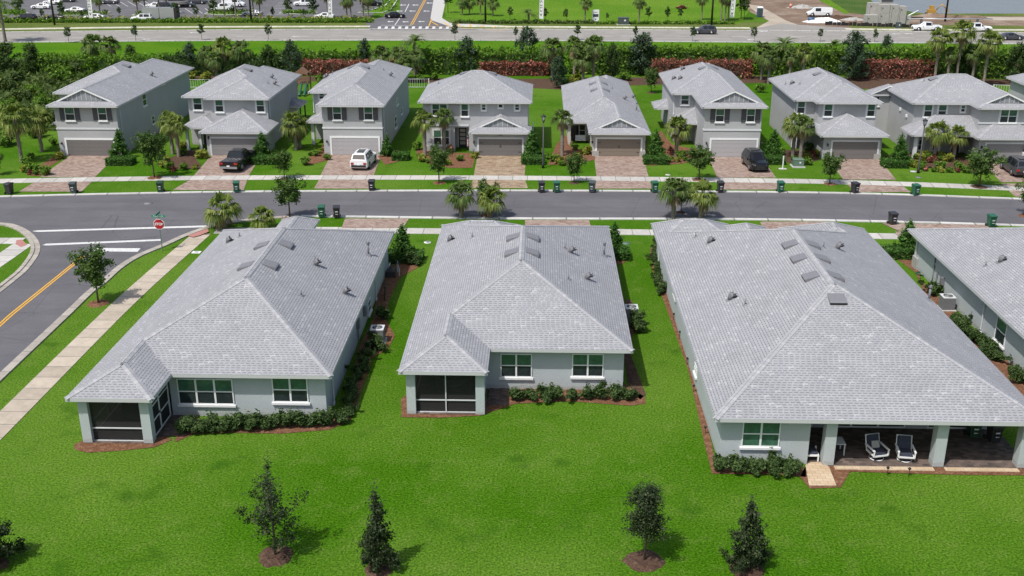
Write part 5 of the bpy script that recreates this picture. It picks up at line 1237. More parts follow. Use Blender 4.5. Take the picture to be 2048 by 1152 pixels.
# ================================================================ wheelie bins
def bin_proto(mat):
    r=thing('wheeled_bin',(0,0,0)); m=MB()
    m.frust((0,0),.08,.98,.24,.26,.29,.33); m.box(-.31,-.36,.94,.31,.34,1.0)
    for x in (-.12,.12): m.box(x-.02,-.345,.3,x+.02,-.30,.9)
    m.build('body',mat,r)
    l=MB(); V=[(-.32,-.4,1.0),(.32,-.4,1.0),(.32,.36,1.0),(-.32,.36,1.0),(-.3,-.38,1.07),(.3,-.38,1.07),(.3,.3,1.12),(-.3,.3,1.12)]
    l.add(V,[(0,3,2,1),(4,5,6,7),(0,1,5,4),(1,2,6,5),(2,3,7,6),(3,0,4,7)]); l.build('lid',mat,r)
    for x in (-.3,.3):
        w_=MB(); w_.disc((x,.27,.13),'x',.13,.07,14); w_.build('wheel',M['rubber'],r)
    h_=MB(); h_.tube([(-.25,.34,1.0),(-.25,.43,1.02),(.25,.43,1.02),(.25,.34,1.0)],.02,6); h_.build('handle',mat,r)
    k=MB(); k.box(-.12,-.372,.62,.12,-.362,.7); k.box(-.1,-.362,.4,.1,-.352,.45); k.build('label_plate',M['trim'],r)
    return reg(r)
BIN={'k':bin_proto(M['blackp']),'g':bin_proto(M['greenp']),'d':bin_proto(M['greend']),'s':bin_proto(M['greyp'])}
for x,y,c,a,l in [(20,388,'k',2.9,'black wheeled bin at the far left kerb in a tree shadow'),(148,387,'s',.1,'slate-grey wheeled bin at the foot of the leftmost driveway'),(322,385,'d',.1,'dark green wheeled bin under the feathery street tree'),(474,385,'g',.2,'green wheeled bin at the kerb by the pickup driveway'),(744,382,'k',.0,'black wheeled bin at the kerb by the white-car driveway'),
(1083,385,'k',.1,'black wheeled bin beside a green one, right of the ochre driveway'),(1113,385,'g',.1,'green wheeled bin beside a black one, right of the ochre driveway'),(1184,385,'s',-.2,'dark wheeled bin in the tree shadow left of the beige house driveway'),(1309,385,'g',.15,'green wheeled bin at the right of the beige house driveway'),(1440,385,'k',.1,'black wheeled bin left of the black-car driveway'),
(1560,385,'g',.1,'green wheeled bin on the verge left of the transformer box'),(1709,387,'k',.4,'tilted-looking black wheeled bin left of the low hipped garage driveway'),(1830,391,'g',.25,'green wheeled bin below the lamp post on the right'),(644,435,'g',.1,'green wheeled bin on the near kerb beside the street tree'),(674,436,'k',.15,'black wheeled bin on the near kerb right of a green one'),
(1784,449,'k',.2,'black wheeled bin on the near kerb by the right driveway'),(1981,454,'g',.1,'green wheeled bin on the near kerb at the right edge'),(1944,876,'d',0,'green wheeled bin inside the open porch'),(1985,884,'k',.1,'black wheeled bin inside the open porch')]:
    X,Y=G(x,y); o=copy_tree(BIN[c]); o.location=(X,Y,.05 if y>800 else .02); o.rotation_euler=(0,0,a); tag(o,l,'bin','wheeled bins')
# ================================================================ vehicles (front towards +Y)
CS={ # y, z0, zbelt, ztop, wbody, wtop
'sedan':[(-2.38,.38,.78,.92,.74,.66),(-2.28,.24,.84,1.02,.86,.74),(-1.72,.2,.88,1.08,.91,.74),(-.95,.2,.92,1.42,.92,.61),(.25,.2,.92,1.45,.92,.61),(1.05,.2,.9,1.03,.92,.76),(2.08,.2,.76,.87,.88,.74),(2.36,.3,.62,.7,.76,.62)],
'suv':[(-2.42,.42,.9,1.1,.82,.74),(-2.36,.28,1.0,1.2,.92,.76),(-2.0,.24,1.04,1.68,.95,.66),(-.6,.22,1.04,1.76,.96,.68),(.35,.22,1.02,1.72,.96,.67),(1.1,.22,1.0,1.14,.95,.78),(2.15,.24,.9,1.0,.92,.76),(2.42,.34,.72,.8,.8,.66)],
'pickup':[(-2.95,.5,1.12,1.14,.97,.94),(-2.88,.45,1.14,1.16,1.0,.95),(-1.02,.4,1.14,1.17,1.0,.95),(-.98,.4,1.14,1.2,1.0,.8),(-.78,.4,1.14,1.84,1.0,.70),(.55,.4,1.14,1.88,1.0,.70),(1.25,.4,1.12,1.26,1.0,.82),(2.7,.42,1.06,1.16,.98,.82),(2.95,.5,.9,.98,.9,.76)],
'van':[(-2.85,.42,1.15,1.2,.94,.9),(-2.8,.34,1.2,2.0,.99,.84),(-.2,.3,1.2,2.08,1.0,.84),(1.25,.3,1.2,2.04,1.0,.82),(1.95,.3,1.15,1.3,.99,.84),(2.7,.36,.98,1.08,.94,.8),(2.9,.42,.8,.88,.84,.7)]}
def car_proto(kind,mat,tonneau=False):
    st=CS[kind]; r=thing({'sedan':'parked_car','suv':'sport_utility_car','pickup':'pickup_truck','van':'work_van'}[kind],(0,0,0))
    V=[];F=[];NS=len(st)
    for y,z0,zb,zt,wb,wt in st:
        half=[(wb*.9,z0),(wb,z0+.14),(wb*1.0,zb-.12),(wb*.965,zb),(wt,zt-.03),(wt*.55,zt+.015)]
        V+=[(-x,y,z) for x,z in half]+[(x,y,z) for x,z in half[::-1]]
    m=12
    for i in range(NS-1):
        for k in range(m): F.append((i*m+k,i*m+(k+1)%m,(i+1)*m+(k+1)%m,(i+1)*m+k))
    F.append(tuple(range(m))[::-1]); F.append(tuple((NS-1)*m+k for k in range(m)))
    F=[f[::-1] for f in F]
    b=MB(); b.add(V,F); b.build('body',mat,r)
    VV=[Vector(v) for v in V]; C=Vector((0,0,.9)); gl=MB()
    def pane(mb,idx,s_=.86,off=.012):
        P=[VV[i] for i in idx]; c=sum(P,Vector())/len(P); n=(P[1]-P[0]).cross(P[2]-P[0]).normalized()
        if n.dot(c-C)<0: n=-n
        mb.quad(*[tuple(c+(p-c)*s_+n*off) for p in P])
    cab=[i for i in range(NS) if st[i][3]>st[i][2]+.4]; a,z=cab[0],cab[-1]
    sg=MB()
    for i in range(a,z):
        if kind=='van' and i<z-1: continue
        for k,j in ((3,4),(7,8)): pane(sg,[i*m+k,i*m+j,(i+1)*m+j,(i+1)*m+k],.88)
    for i in ((a-1) if a>0 else a,z):
        if kind=='van' and i<z: continue
        for k,j in ((3,4),(7,8)):
            P=[i*m+k,i*m+j,(i+1)*m+j,(i+1)*m+k]; pane(sg,P,.62)
    if sg.v: sg.build('side_window',M['glass_c'],r)
    for nm,i in (('windscreen',z),('rear_window',a-1)):
        if nm=='rear_window' and kind=='van': continue
        g=MB(); P=[i*m+4,i*m+7,(i+1)*m+7,(i+1)*m+4]; pane(g,P,.9,.028); g.build(nm,M['glass_c'],r)
    if kind=='suv': g=MB(); g.box(-.38,-1.5,1.765,.38,-.1,1.79); g.build('sunroof',M['glass_c'],r); 
    if kind in('suv',):
        g=MB()
        for x in (-.6,.6): g.tube([(x,-1.9,1.74),(x,-.6,1.83),(x,.25,1.78)],.02,5)
        g.build('roof_rail',M['ventm'],r)
    if kind=='pickup': g=MB(); g.box(-.88,-2.82,1.165,.88,-1.06,1.19); g.build('bed_cover',M['cargrey'] if tonneau else M['trim'],r)
    L=st[-1][0]; R_=.36 if kind in('sedan','suv') else .41; wy={'sedan':(-1.38,1.42),'suv':(-1.42,1.42),'pickup':(-1.75,1.85),'van':(-1.75,1.8)}[kind]; wb=st[3][4]
    for x in (-1,1):
        for y in wy:
            ar=MB(); ar.disc((x*(wb-.06),y,R_+.03),'x',R_+.08,.13,18); ar.build('wheel_arch',M['dark'],r)
            t=MB(); t.disc((x*(wb-.1),y,R_),'x',R_,.24,18); t=t.build('wheel',M['rubber'],r)
            q=MB(); q.disc((x*(wb-.085),y,R_),'x',R_*.62,.25,12); q.build('rim',M['rim'],t)
        hl=MB(); y0,zb,w0=st[-2][0],st[-2][2],st[-2][4]; hl.add([(x*w0*.98,y0+.02,zb-.16),(x*w0*.62,L-.0,zb-.2),(x*w0*.6,L-.02,zb-.06),(x*w0*.95,y0+.03,zb-.02)],[(0,1,2,3)]); hl.build('headlight',M['lamp'],r)
        y1,z1,w1=st[0][0],st[0][2],st[0][4]; tl=MB(); tl.box(min(x*w1*.62,x*w1*1.0),y1-.03,z1-.22,max(x*w1*.62,x*w1*1.0),y1+.06,z1-.02); tl.build('taillight',M['redl'],r)
        mi=MB(); ym=st[z+1][0]-.15; mi.box(min(x*wb,x*(wb+.2)),ym-.06,st[z][2]+.02,max(x*wb,x*(wb+.2)),ym+.06,st[z][2]+.18); mi.build('door_mirror',mat,r)
        dh=MB(); 
        for yy in (.1,-.8): dh.box(min(x*wb,x*(wb+.015)),yy-.1,st[3][2]-.2,max(x*wb,x*(wb+.015)),yy+.1,st[3][2]-.16)
        dh.build('door_handle',M['ventm'],r)
    bp=MB(); z0=st[0][1]; bp.box(-st[0][4]*.95,st[0][0]-.08,z0-.02,st[0][4]*.95,st[0][0]+.05,z0+.2); bp.build('rear_bumper',M['dark'] if kind!='pickup' else M['rim'],r)
    gr=MB(); gr.box(-.42,L-.03,st[-1][2]-.22,.42,L+.02,st[-1][2]-.04); gr.box(-.6,L-.06,st[-1][1]-.02,.6,L+.01,st[-1][1]+.14); gr.build('grille',M['dark'],r)
    pl=MB(); pl.box(-.16,st[0][0]-.095,z0+.2,.16,st[0][0]-.045,z0+.32); pl.build('number_plate',M['white'],r)
    return reg(r)
CP={}
def car(kind,mat,px,py,rz,label,sc=1,group=None,cat='car',z=.02,ton=False):
    k=(kind,mat)
    if k not in CP: CP[k]=car_proto(kind,M[mat],ton)
    X,Y=G(px,py); o=copy_tree(CP[k]); o.location=(X,Y,z); o.rotation_euler=(0,0,rz); o.scale=(sc,)*3; return tag(o,label,cat,group)
car('pickup','carblack',479,333,-.10,'black pickup parked nose-in on the driveway, grey bed cover',group=None,cat='pickup truck',ton=True)
car('suv','carwhite',728,331,-.07,'white sport utility car parked nose-in on the driveway with dark sunroof',cat='car')
car('suv','carblack',1509,335,math.pi+.06,'black car parked on the driveway facing the street',cat='car')
car('suv','cargrey',2030,345,-.05,'dark car with red tail lights at the right edge driveway')
car('pickup','carwhite',2062,326,-.05,'white pickup partly visible beyond the dark car at the right edge',cat='pickup truck')
car('suv','cargrey',1408,68,math.pi/2,'grey car driving left on the boulevard at upper right'); car('sedan','cargrey',2021,80,-math.pi/2,'dark saloon driving on the boulevard at the right edge')
car('sedan','carblack',790,36,-1.35,'black car turning in the side junction at the top')
W=math.pi/2; g='cars in the car park'
for a in [('sedan','carwhite',83,18,W,'white saloon, first in the upper left car park'),('sedan','carwhite',106,9,W,'white saloon just behind the first white one'),('suv','cargrey',134,4,W,'dark grey car at the top edge, upper left'),('sedan','carwhite',150,26,W,'low white coupe beyond the grass island, left of the first banner'),('suv','carblack',52,43,W,'black car nearest the planting at far left'),('sedan','carblack',110,41,W,'dark low car partly hidden by the planting, right of the black one'),
('sedan','cargrey',220,8,W,'dark grey car at the top, right of the first banner'),('sedan','carwhite',309,17,W,'white saloon behind the staked palms'),('suv','carblack',334,19,-W,'dark car behind the staked palms'),('sedan','carblack',372,15,-W,'black saloon in the middle of the car park'),('suv','cargrey',396,8,-W,'dark tall car at the top, behind the black saloon'),('sedan','cargrey',352,1,W,'dark car cut off by the top edge'),
('van','carwhite',468,14,-W,'large white van at the top of the car park'),('pickup','carwhite',446,22,W,'white pickup in front of the large white van'),('suv','carwhite',607,12,W,'white sport utility car near the bay lines'),('sedan','carwhite',648,38,W,'white car close behind the planting by the second banner'),('sedan','carwhite',190,40,W,'silver-white car behind the first banner'),('suv','carblack',746,12,-W,'black car beside the junction island'),('sedan','carsilver',505,32,W,'silver car right of the pickup island'),
('suv','carwhite',285,43,W,'white tow car in front of a long trailer'),('van','carwhite',1638,33,W,'white work van on the dirt ground at upper right'),('pickup','carwhite',1852,62,W,'white pickup stopped beyond the tall palms'),('pickup','carwhite',1952,64,-W,'white pickup with ladder rack beyond the rightmost tall palm')]:
    o=car(*a,group=g if a[2]<800 else None,cat={'van':'van','pickup':'pickup truck'}.get(a[0],'car'))
# box trailer
X,Y=G(324,42); t=thing('box_trailer',(X,Y,0),'long pale box trailer behind the white tow car','trailer'); m=MB(); m.box(X-3.8,Y-1.2,.6,X-.1,Y+1.2,3.0); m.box(X,Y-1.2,.6,X+3.3,Y+1.2,3.0); m.build('body',M['carsilver'],t)
m=MB(); m.box(X+3.3,Y-1.1,.7,X+3.9,Y+1.1,2.9); m.build('frame',M['dark'],t)
for dx in (-2.4,-1.4,1.6,2.5):
    m=MB(); m.disc((X+dx,Y-1.1,.42),'y',.42,.25,14); m.build('wheel',M['rubber'],t)
X,Y=G(1905,58); t=thing('pipe_load',(X,Y,0),'bundle of long pale pipes on trestles behind the pickups','pipes'); m=MB()
for i in range(4): m.tube([(X-9,Y+1.8+i*.3,1.9),(X+9,Y+1.8+i*.3,1.9)],.07,6)
m.build('pipe',M['carsilver'],t); m=MB()
for dx in (-6,6): m.box(X+dx-.06,Y+1.6,0,X+dx+.06,Y+3,1.8)
m.build('trestle',M['ventm'],t)
# ================================================================ street furniture
def lamp_post(px,py,label):
    X,Y=G(px,py); r=thing('street_lamp',(X,Y,0),label,'street lamp','black street lamps'); H=5.0
    m=MB(); m.tube([(X,Y,0),(X,Y,.5),(X,Y,.55),(X,Y,H)],[.16,.13,.085,.065],10); m.build('post',M['dark'],r)
    m=MB(); m.cyl(X,Y,H,H+.08,.16,10); 
    for k in range(4): a=k*W+.78; m.tube([(X+.14*math.cos(a),Y+.14*math.sin(a),H+.08),(X+.24*math.cos(a),Y+.24*math.sin(a),H+.52)],.02,4)
    m.build('lantern_frame',M['dark'],r)
    m=MB(); m.cyl(X,Y,H+.09,H+.5,.12,10,.2); m.build('lantern_glass',M['lamp'],r)
    m=MB(); m.cyl(X,Y,H+.5,H+.62,.3,12,.16); m.cyl(X,Y,H+.62,H+.8,.06,8,.02); m.build('lantern_cap',M['dark'],r)
lamp_post(1086,336,'black lantern street lamp between the wide house and the beige house'); lamp_post(1836,346,'black lantern street lamp on the lawn at the right')
for px,py,H,l in [(109.5,50,14,'tall black light pole at the left of the car park'),(503,45,14,'tall black light pole right of the trailer'),(971,47,14,'tall dark light pole at the left of the field'),(1423,50,14,'tall black light pole right of the middle of the field'),(1890,43,14,'tall black light pole by the lake')]:
    X,Y=G(px,py); r=thing('light_pole',(X,Y,0),l,'light pole','tall light poles'); m=MB(); m.tube([(X,Y,0),(X,Y,H)],[.24,.15],8); m.build('pole',M['dark'],r); m=MB(); m.box(X-.6,Y-.2,H,X+.6,Y+.2,H+.15); m.build('lamp_head',M['dark'],r)
def banner(px,py,label,rot=.25):
    X,Y=G(px,py); r=thing('feather_banner',(X,Y,0),label,'banner','white feather banners'); m=MB(); m.tube([(X-.35,Y,0),(X-.35,Y,2),(X-.2,Y,6.6)],[.05,.04,.02],6); m.build('pole',M['ventm'],r)
    m=MB(); P=[(X-.4,Y,1.1),(X+.6,Y,.95),(X+.75,Y,6),(X+.4,Y,6.8),(X-.2,Y,6.7)]; m.add(P+[(a,b+.03,c) for a,b,c in P],[(0,1,2,3,4),(9,8,7,6,5)]); f=m.build('flag',M['white'],r)
    m=MB(); yy=Y-.012; m.add([(X-.15,yy,2.0),(X+.1,yy,1.55),(X+.35,yy,2.0),(X+.35,yy,2.3),(X+.1,yy,1.85),(X-.15,yy,2.3)],[(0,1,4,5),(1,2,3,4)])
    for i in range(6):
        z=2.6+i*.6; m.box(X-.12,yy-.005,z,X-.02,yy,z+.4); m.box(X+.28,yy-.005,z,X+.36,yy,z+.4)
        if i%2: m.box(X-.02,yy-.005,z+.3,X+.28,yy,z+.4)
        else: m.box(X-.02,yy-.005,z+.0,X+.28,yy,z+.1)
    m.build('banner_lettering',M['blackp'] if rot else M['ventm'],f)
for px,py,l in [(182,45,'white feather banner, leftmost, in the car park planting'),(660,44,'white feather banner near the junction side of the car park'),(1081,47,'slim white feather banner at the left of the field'),(1462,44,'white feather banner with dark chevron at the right of the field')]: banner(px,py,l)
# white two-post sign
X,Y=G(1191,46); r=thing('site_sign',(X,Y,0),'white upright sign board with a dark middle panel at the field edge','sign'); m=MB(); m.box(X-.75,Y-.04,.3,X+.75,Y+.04,2.9); m.build('board',M['white'],r); m=MB(); m.box(X-.6,Y-.06,1.35,X+.6,Y-.042,1.95); m.box(X-.35,Y-.06,2.3,X+.35,Y-.042,2.4); m.box(X-.12,Y-.06,.75,X+.12,Y-.042,.95); m.build('panel',M['navy'],r); m=MB(); m.box(X-.7,Y-.03,0,X-.6,Y+.03,.3); m.box(X+.6,Y-.03,0,X+.7,Y+.03,.3); m.build('post',M['ventm'],r)
def cabinet(px,py,w_,d,h_,mat,label,name='utility_cabinet'):
    X,Y=G(px,py); r=thing(name,(X,Y,0),label,'utility box'); m=MB(); m.box(X-w_*.62,Y-.25,0,X+w_*.62,Y+d+.25,.1); m.build('plinth',M['conc3'],r)
    m=MB(); m.frust((X,Y+d/2),.1,h_,w_/2,d/2,w_/2*.98,d/2*.96); m.frust((X,Y+d/2),h_,h_+.08,w_/2*1.03,d/2*1.03,w_/2*.9,d/2*.9); b=m.build('cabinet',M[mat],r)
    m=MB(); m.box(X+w_*.05,Y-.012,h_*.55,X+w_*.2,Y+.0,h_*.75); m.build('label_plate',M['white'],b)
cabinet(1247,50,2.4,1.6,1.5,'greyp','large dark green utility box beside the boulevard pavement'); cabinet(1597,335,1.1,.9,.8,'utilg','green transformer box on the lawn left of the path'); cabinet(1797,58,1.0,.8,1.3,'greyp','small dark utility box in front of the concrete block stack')
# portable toilet
X,Y=G(1519,34); r=thing('portable_toilet',(X,Y,0),'blue portable toilet with white roof on the dirt track','portable toilet'); m=MB(); m.box(X-.6,Y-.6,.05,X+.6,Y+.6,2.1); m.build('cabin',M['blue'],r); m=MB(); m.frust((X,Y),2.1,2.4,.64,.64,.5,.5); m.build('roof',M['white'],r); m=MB(); m.box(X-.4,Y-.63,.15,X+.4,Y-.602,1.95); m.build('door',M['greyp'],r)
# traffic barrel, blue barrel, debris
X,Y=G(1581,16); r=thing('traffic_barrel',(X,Y,0),'orange and white traffic drum on the dirt','traffic drum'); m=MB(); m.cyl(X,Y,0,1.1,.32,12,.26); m.build('drum',M['orange'],r); m=MB(); m.cyl(X,Y,.6,.8,.33,12); m.build('stripe',M['white'],r)
X,Y=G(1622,44); r=thing('blue_tank',(X,Y,0),'dark blue drum in front of the white work van','drum'); m=MB(); m.tube([(X-.7,Y,.55),(X-.65,Y,.55),(X+.65,Y,.55),(X+.7,Y,.55)],[.3,.55,.55,.3],14); m.build('tank',M['blue'],r); m=MB(); m.box(X-.5,Y-.4,0,X+.5,Y+.4,.12); m.build('cradle',M['dark'],r)
def heap(px,py,rx,ry,h_,mat,name,label,cat,seed=1):
    rg=np.random.default_rng(seed); X,Y=G(px,py); m=MB(); k=18; V=[(X,Y,h_)]; F=[]
    for j,(f,z) in enumerate(((.35,.85),(.7,.4),(1,0))):
        for i in range(k): a=6.283*i/k; q=f*(1+.18*rg.normal()); V.append((X+rx*q*math.cos(a),Y+ry*q*math.sin(a),z*h_*(1+.15*rg.normal())+.0))
    for i in range(k):
        F.append((0,1+i,1+(i+1)%k))
        for j in (0,1): F.append((1+j*k+i,1+(j+1)*k+i,1+(j+1)*k+(i+1)%k,1+j*k+(i+1)%k))
    m.add(V,F); return tag(m.build(name,M[mat],None,(X,Y,0)),label,cat)
heap(1646,44,4.2,2.6,1.0,'white','gravel_heap','white gravel heap in front of the work van','heap'); heap(1706,40,2.6,1.8,.6,'stone','rubble_heap','small pale rubble heap between the van and the block stack','heap',2); heap(1605,16,3.5,1.6,.8,'stone','rubble_heap','long pale rubble heap left of the work van','heap',3)
heap(1680,38,5,1.6,.8,'mulchd','soil_heap','dark soil and debris heap right of the work van','heap',4); heap(1868,36,7,2.5,1.0,'dirt','soil_heap','brown soil mound near the lake shore','heap',5); heap(1930,38,7,2,.8,'dirt','soil_heap','second brown soil mound behind the pickups','heap',6)
# stack of concrete blocks
X,Y=G(1775,50); r=thing('concrete_block_stack',(X,Y,0),'big stack of pale precast concrete vault sections by the lake','concrete blocks')
for i,(a,b,c,d,z0,z1) in enumerate([tuple(u*k for u,k in zip(t_,(.58,.58,.58,.58,.86,.86))) for t_ in [(-8.2,.5,-3.6,4,0,2.4),(-6.6,4.1,-2.2,7,0,5.2),(-3.5,.3,.4,4,0,3.0),(-2.1,4.2,2.2,7.2,0,5.6),(.5,0,3.6,4,0,5.0),(3.7,.2,6.6,3.8,0,4.6),(6.7,1,8.8,4,0,2.2),(-3.4,.4,.3,3.9,3.03,5.0)]]):
    m=MB(); m.box(X+a,Y+b,z0,X+c,Y+d,z1); o=m.build('block',M['stone'],r)
    m=MB(); m.box(X+a+.5,Y+b-.02,z1-.9,X+a+.7,Y+b-.002,z1-.6); m.box(X+a+.3,Y+b-.02,z0+.5,X+a+.34,Y+b-.002,z1-.3); m.build('lifting_slot',M['dark'],o)
m=MB(); m.box(X-1.2,Y+2.3,4.84,X+1.4,Y+2.5,5.1); m.build('steel_frame',M['dark'],r); m=MB(); m.tube([(X+4.6,Y+1,1.9),(X+7,Y+2,2.9)],.15,6); m.build('pipe',M['white'],r)
# silt fence
X0,Y0=G(1650,50); X1,Y1=G(1860,57); r=thing('silt_fence',(X0,Y0,0),'low black silt fence along the works site','fence'); m=MB()
n=26
for i in range(n):
    a=i/n; b=(i+1)/n; m.box(X0+(X1-X0)*a,Y0+(Y1-Y0)*a+.25*math.sin(i*1.3),0,X0+(X1-X0)*b,Y0+(Y1-Y0)*a+.25*math.sin(i*1.3)+.06,.75+.12*math.sin(i*2.1))
m.build('fabric',M['dark'],r); m=MB()
for i in range(0,n,3): a=i/n; m.box(X0+(X1-X0)*a-.04,Y0+(Y1-Y0)*a-.1,0,X0+(X1-X0)*a+.04,Y0+(Y1-Y0)*a-.02,1.1)
m.build('stake',M['wood'],r)
# small digger
X,Y=G(1862,31); r=thing('mini_digger',(X,Y,0),'small yellow digger on the lake shore','digger'); m=MB(); m.box(X-1.2,Y-1,0,X+1.2,Y-.5,.6); m.box(X-1.2,Y+.5,0,X+1.2,Y+1,.6); m.build('track',M['dark'],r); m=MB(); m.box(X-.9,Y-.8,.62,X+.9,Y+.8,1.4); m.box(X-.5,Y-.5,1.4,X+.4,Y+.5,2.3); m.build('cab',M['digger'],r); m=MB(); m.tube([(X+.9,Y,1.2),(X+2.2,Y,2.6),(X+3.6,Y,1.4)],.15,6); m.box(X+3.3,Y-.3,.9,X+3.9,Y+.3,1.4); m.build('arm',M['digger'],r)
# fences
def rail_fence(pts,H,mat,label,step=2.4,bars=True,rails=(.1,.95)):
    P=[Vector((*G(*p),0)) for p in pts]; r=thing('garden_fence',P[0],label,'fence'); a=MB(); b=MB()
    for i in range(len(P)-1):
        d=P[i+1]-P[i]; n=max(1,int(d.length/step)); u=d.normalized(); 
        for z in rails: b.tube([P[i]+Vector((0,0,H*z)),P[i+1]+Vector((0,0,H*z))],.03,4)
        for k in range(n+1): q=P[i]+d*k/n; a.box(q.x-.05,q.y-.05,0,q.x+.05,q.y+.05,H)
        if bars:
            for k in range(int(d.length/.35)): q=P[i]+u*k*.35; b.box(q.x-.012,q.y-.012,.1*H,q.x+.012,q.y+.012,H*.95)
    a.build('fence_post',M[mat],r); b.build('rail',M[mat],r)
rail_fence([(378,176),(420,176)],1.3,'white','white rail fence between the two leftmost two-storey houses'); rail_fence([(816,176),(858,176)],1.4,'white','white rail fence left of the wide house'); rail_fence([(1985,188),(2035,190)],1.4,'white','white rail fence behind the rightmost houses')
rail_fence([(-40,122),(60,122),(120,122),(330,125),(400,126)],1.3,'dark','long thin black fence along the boulevard lawn at left',3,False)
rail_fence([(1066,258),(1066,272)],.9,'white','short white rail in the shade beside the wide house garage',1,False)
# stop sign
X,Y=G(325,502); r=thing('stop_sign',(X,Y,0),'red octagonal stop sign with a green street name plate on its post','stop sign'); yaw=.0
m=MB(); m.box(X-.03,Y-.03,0,X+.03,Y+.03,2.9); m.build('post',M['utilg'],r)
def octo(mb,R_,y0,y1,zc): 
    P=[(X+R_*math.cos(W/4+k*W/2),y0,zc+R_*math.sin(W/4+k*W/2)) for k in range(8)]; Q=[(a,y1,c) for a,b,c in P]; mb.add(P+Q,[tuple(range(8)),tuple(range(15,7,-1))]+[(k,(k+1)%8,8+(k+1)%8,8+k) for k in range(8)])
m=MB(); octo(m,.47,Y-.045,Y-.035,2.3); b=m.build('sign_border',M['white'],r); m=MB(); octo(m,.43,Y-.052,Y-.046,2.3); b=m.build('sign_face',M['signred'],r)
cu=bpy.data.curves.new('stop_text','FONT'); cu.body='STOP'; cu.size=.285; cu.extrude=.003; cu.align_x='CENTER'; cu.align_y='CENTER'; cu.offset=.008
text_obj(cu,'stop_lettering',M['white'],r,(0,-.058,2.3),(R(90),0,0))
m=MB(); m.box(X-.55,Y-.02,2.86,X+.55,Y+.0,3.06); m.box(X-.02,Y-.5,3.08,X+0,Y+.5,3.26); b=m.build('street_name_plate',M['signgreen'],r)
cu=bpy.data.curves.new('street_text','FONT'); cu.body='Prosa Sun Dr'; cu.size=.155; cu.extrude=.002; cu.align_x='CENTER'; cu.align_y='CENTER'; text_obj(cu,'street_lettering',M['white'],r,(0,-.026,2.96),(R(90),0,0))
# covers in lawns and road
def cover(px,py,rx,mat,label,ring=False):
    X,Y=G(px,py); m=MB(); m.cyl(X,Y,.0,.035,rx,18); o=m.build('manhole_cover',M[mat],None,(X,Y,0)); tag(o,label,'manhole cover')
    if ring: k=MB(); k.cyl(X,Y,.035,.04,rx*.6,16); k.build('lid',M['ventm'],o)
cover(855,485,.3,'white','white ringed cover in the lawn between the left and middle near houses',True); cover(297,407,.42,'ventm','dark round manhole cover in the street'); cover(1253,487,.35,'utilg','green cover in the lawn right of the middle near house'); cover(1336,350,.28,'conc3','pale cover in the verge lawn right of the beige driveway'); cover(1827,343,.35,'conc3','pale cover at the foot of the right lamp post'); cover(1837,355,.3,'ventm','dark cover near the sidewalk below the right lamp post')
X,Y=G(393,505); m=MB(); m.box(X-.35,Y-.25,0,X+.35,Y+.25,.04); o=m.build('utility_cover',M['white'],None,(X,Y,0)); tag(o,'square white utility cover in the grass beside the side sidewalk','utility cover'); m=MB(); m.box(X-.15,Y-.1,.04,X+.15,Y+.1,.05); m.build('lid',M['ventm'],o)
X,Y=G(1565,338); r=thing('marker_post',(X,Y,0),'white marker post on a small slab left of the transformer box','post'); m=MB(); m.box(X-.05,Y-.05,.05,X+.05,Y+.05,1.4); m.build('post',M['white'],r); m=MB(); m.box(X-.4,Y-.25,0,X+.4,Y+.25,.05); m.build('slab',M['conc3'],r)
# air conditioners
def ac(px,py,label,w_=.42):
    X,Y=G(px,py); r=thing('air_conditioner',(X,Y,0),label,'air conditioner','outdoor air conditioners'); m=MB(); m.box(X-w_-.12,Y-w_-.12,0,X+w_+.12,Y+w_+.12,.08); m.build('slab',M['conc3'],r)
    m=MB(); m.box(X-w_,Y-w_,.08,X+w_,Y+w_,.95); 
    for k in range(9): z=.16+k*.085; m.box(X-w_-.012,Y-w_-.012,z,X+w_+.012,Y+w_+.012,z+.03)
    m.build('cabinet',M['ventm'],r); m=MB(); m.box(X-w_-.02,Y-w_-.02,.95,X+w_+.02,Y+w_+.02,1.0); t=m.build('top_panel',M['trim'],r)
    m=MB(); m.cyl(X,Y,1.0,1.012,.33,22); m.build('fan_opening',M['dark'],t); m=MB()
    for k in range(3): m.tube([(X+.33*math.cos(u*.4),Y+.33*math.sin(u*.4),1.03) for u in range(17)] if k==0 else [(X+(.1*k)*math.cos(u*.4),Y+(.1*k)*math.sin(u*.4),1.03) for u in range(17)],.012,4)
    m.build('fan_grille',M['trim'],t)
ac(756,683,'air conditioner on the right side of the leftmost near house'); ac(1262,640,'air conditioner at the right wall of the middle near house'); ac(1892,618,'air conditioner by the wall of the house at the right edge')
# hose coil
X,Y=G(1842,549); r=MB()
for k in range(5): r.tube([(X+(.28+.045*k)*math.cos(u*.35)+.02*k,Y+(.28+.045*k)*math.sin(u*.35),.04+.03*(k%3)) for u in range(19)],.022,5)
tag(r.build('garden_hose',M['greenp'],None,(X,Y,0)),'coiled green garden hose on the mulch beside the edge house','hose')
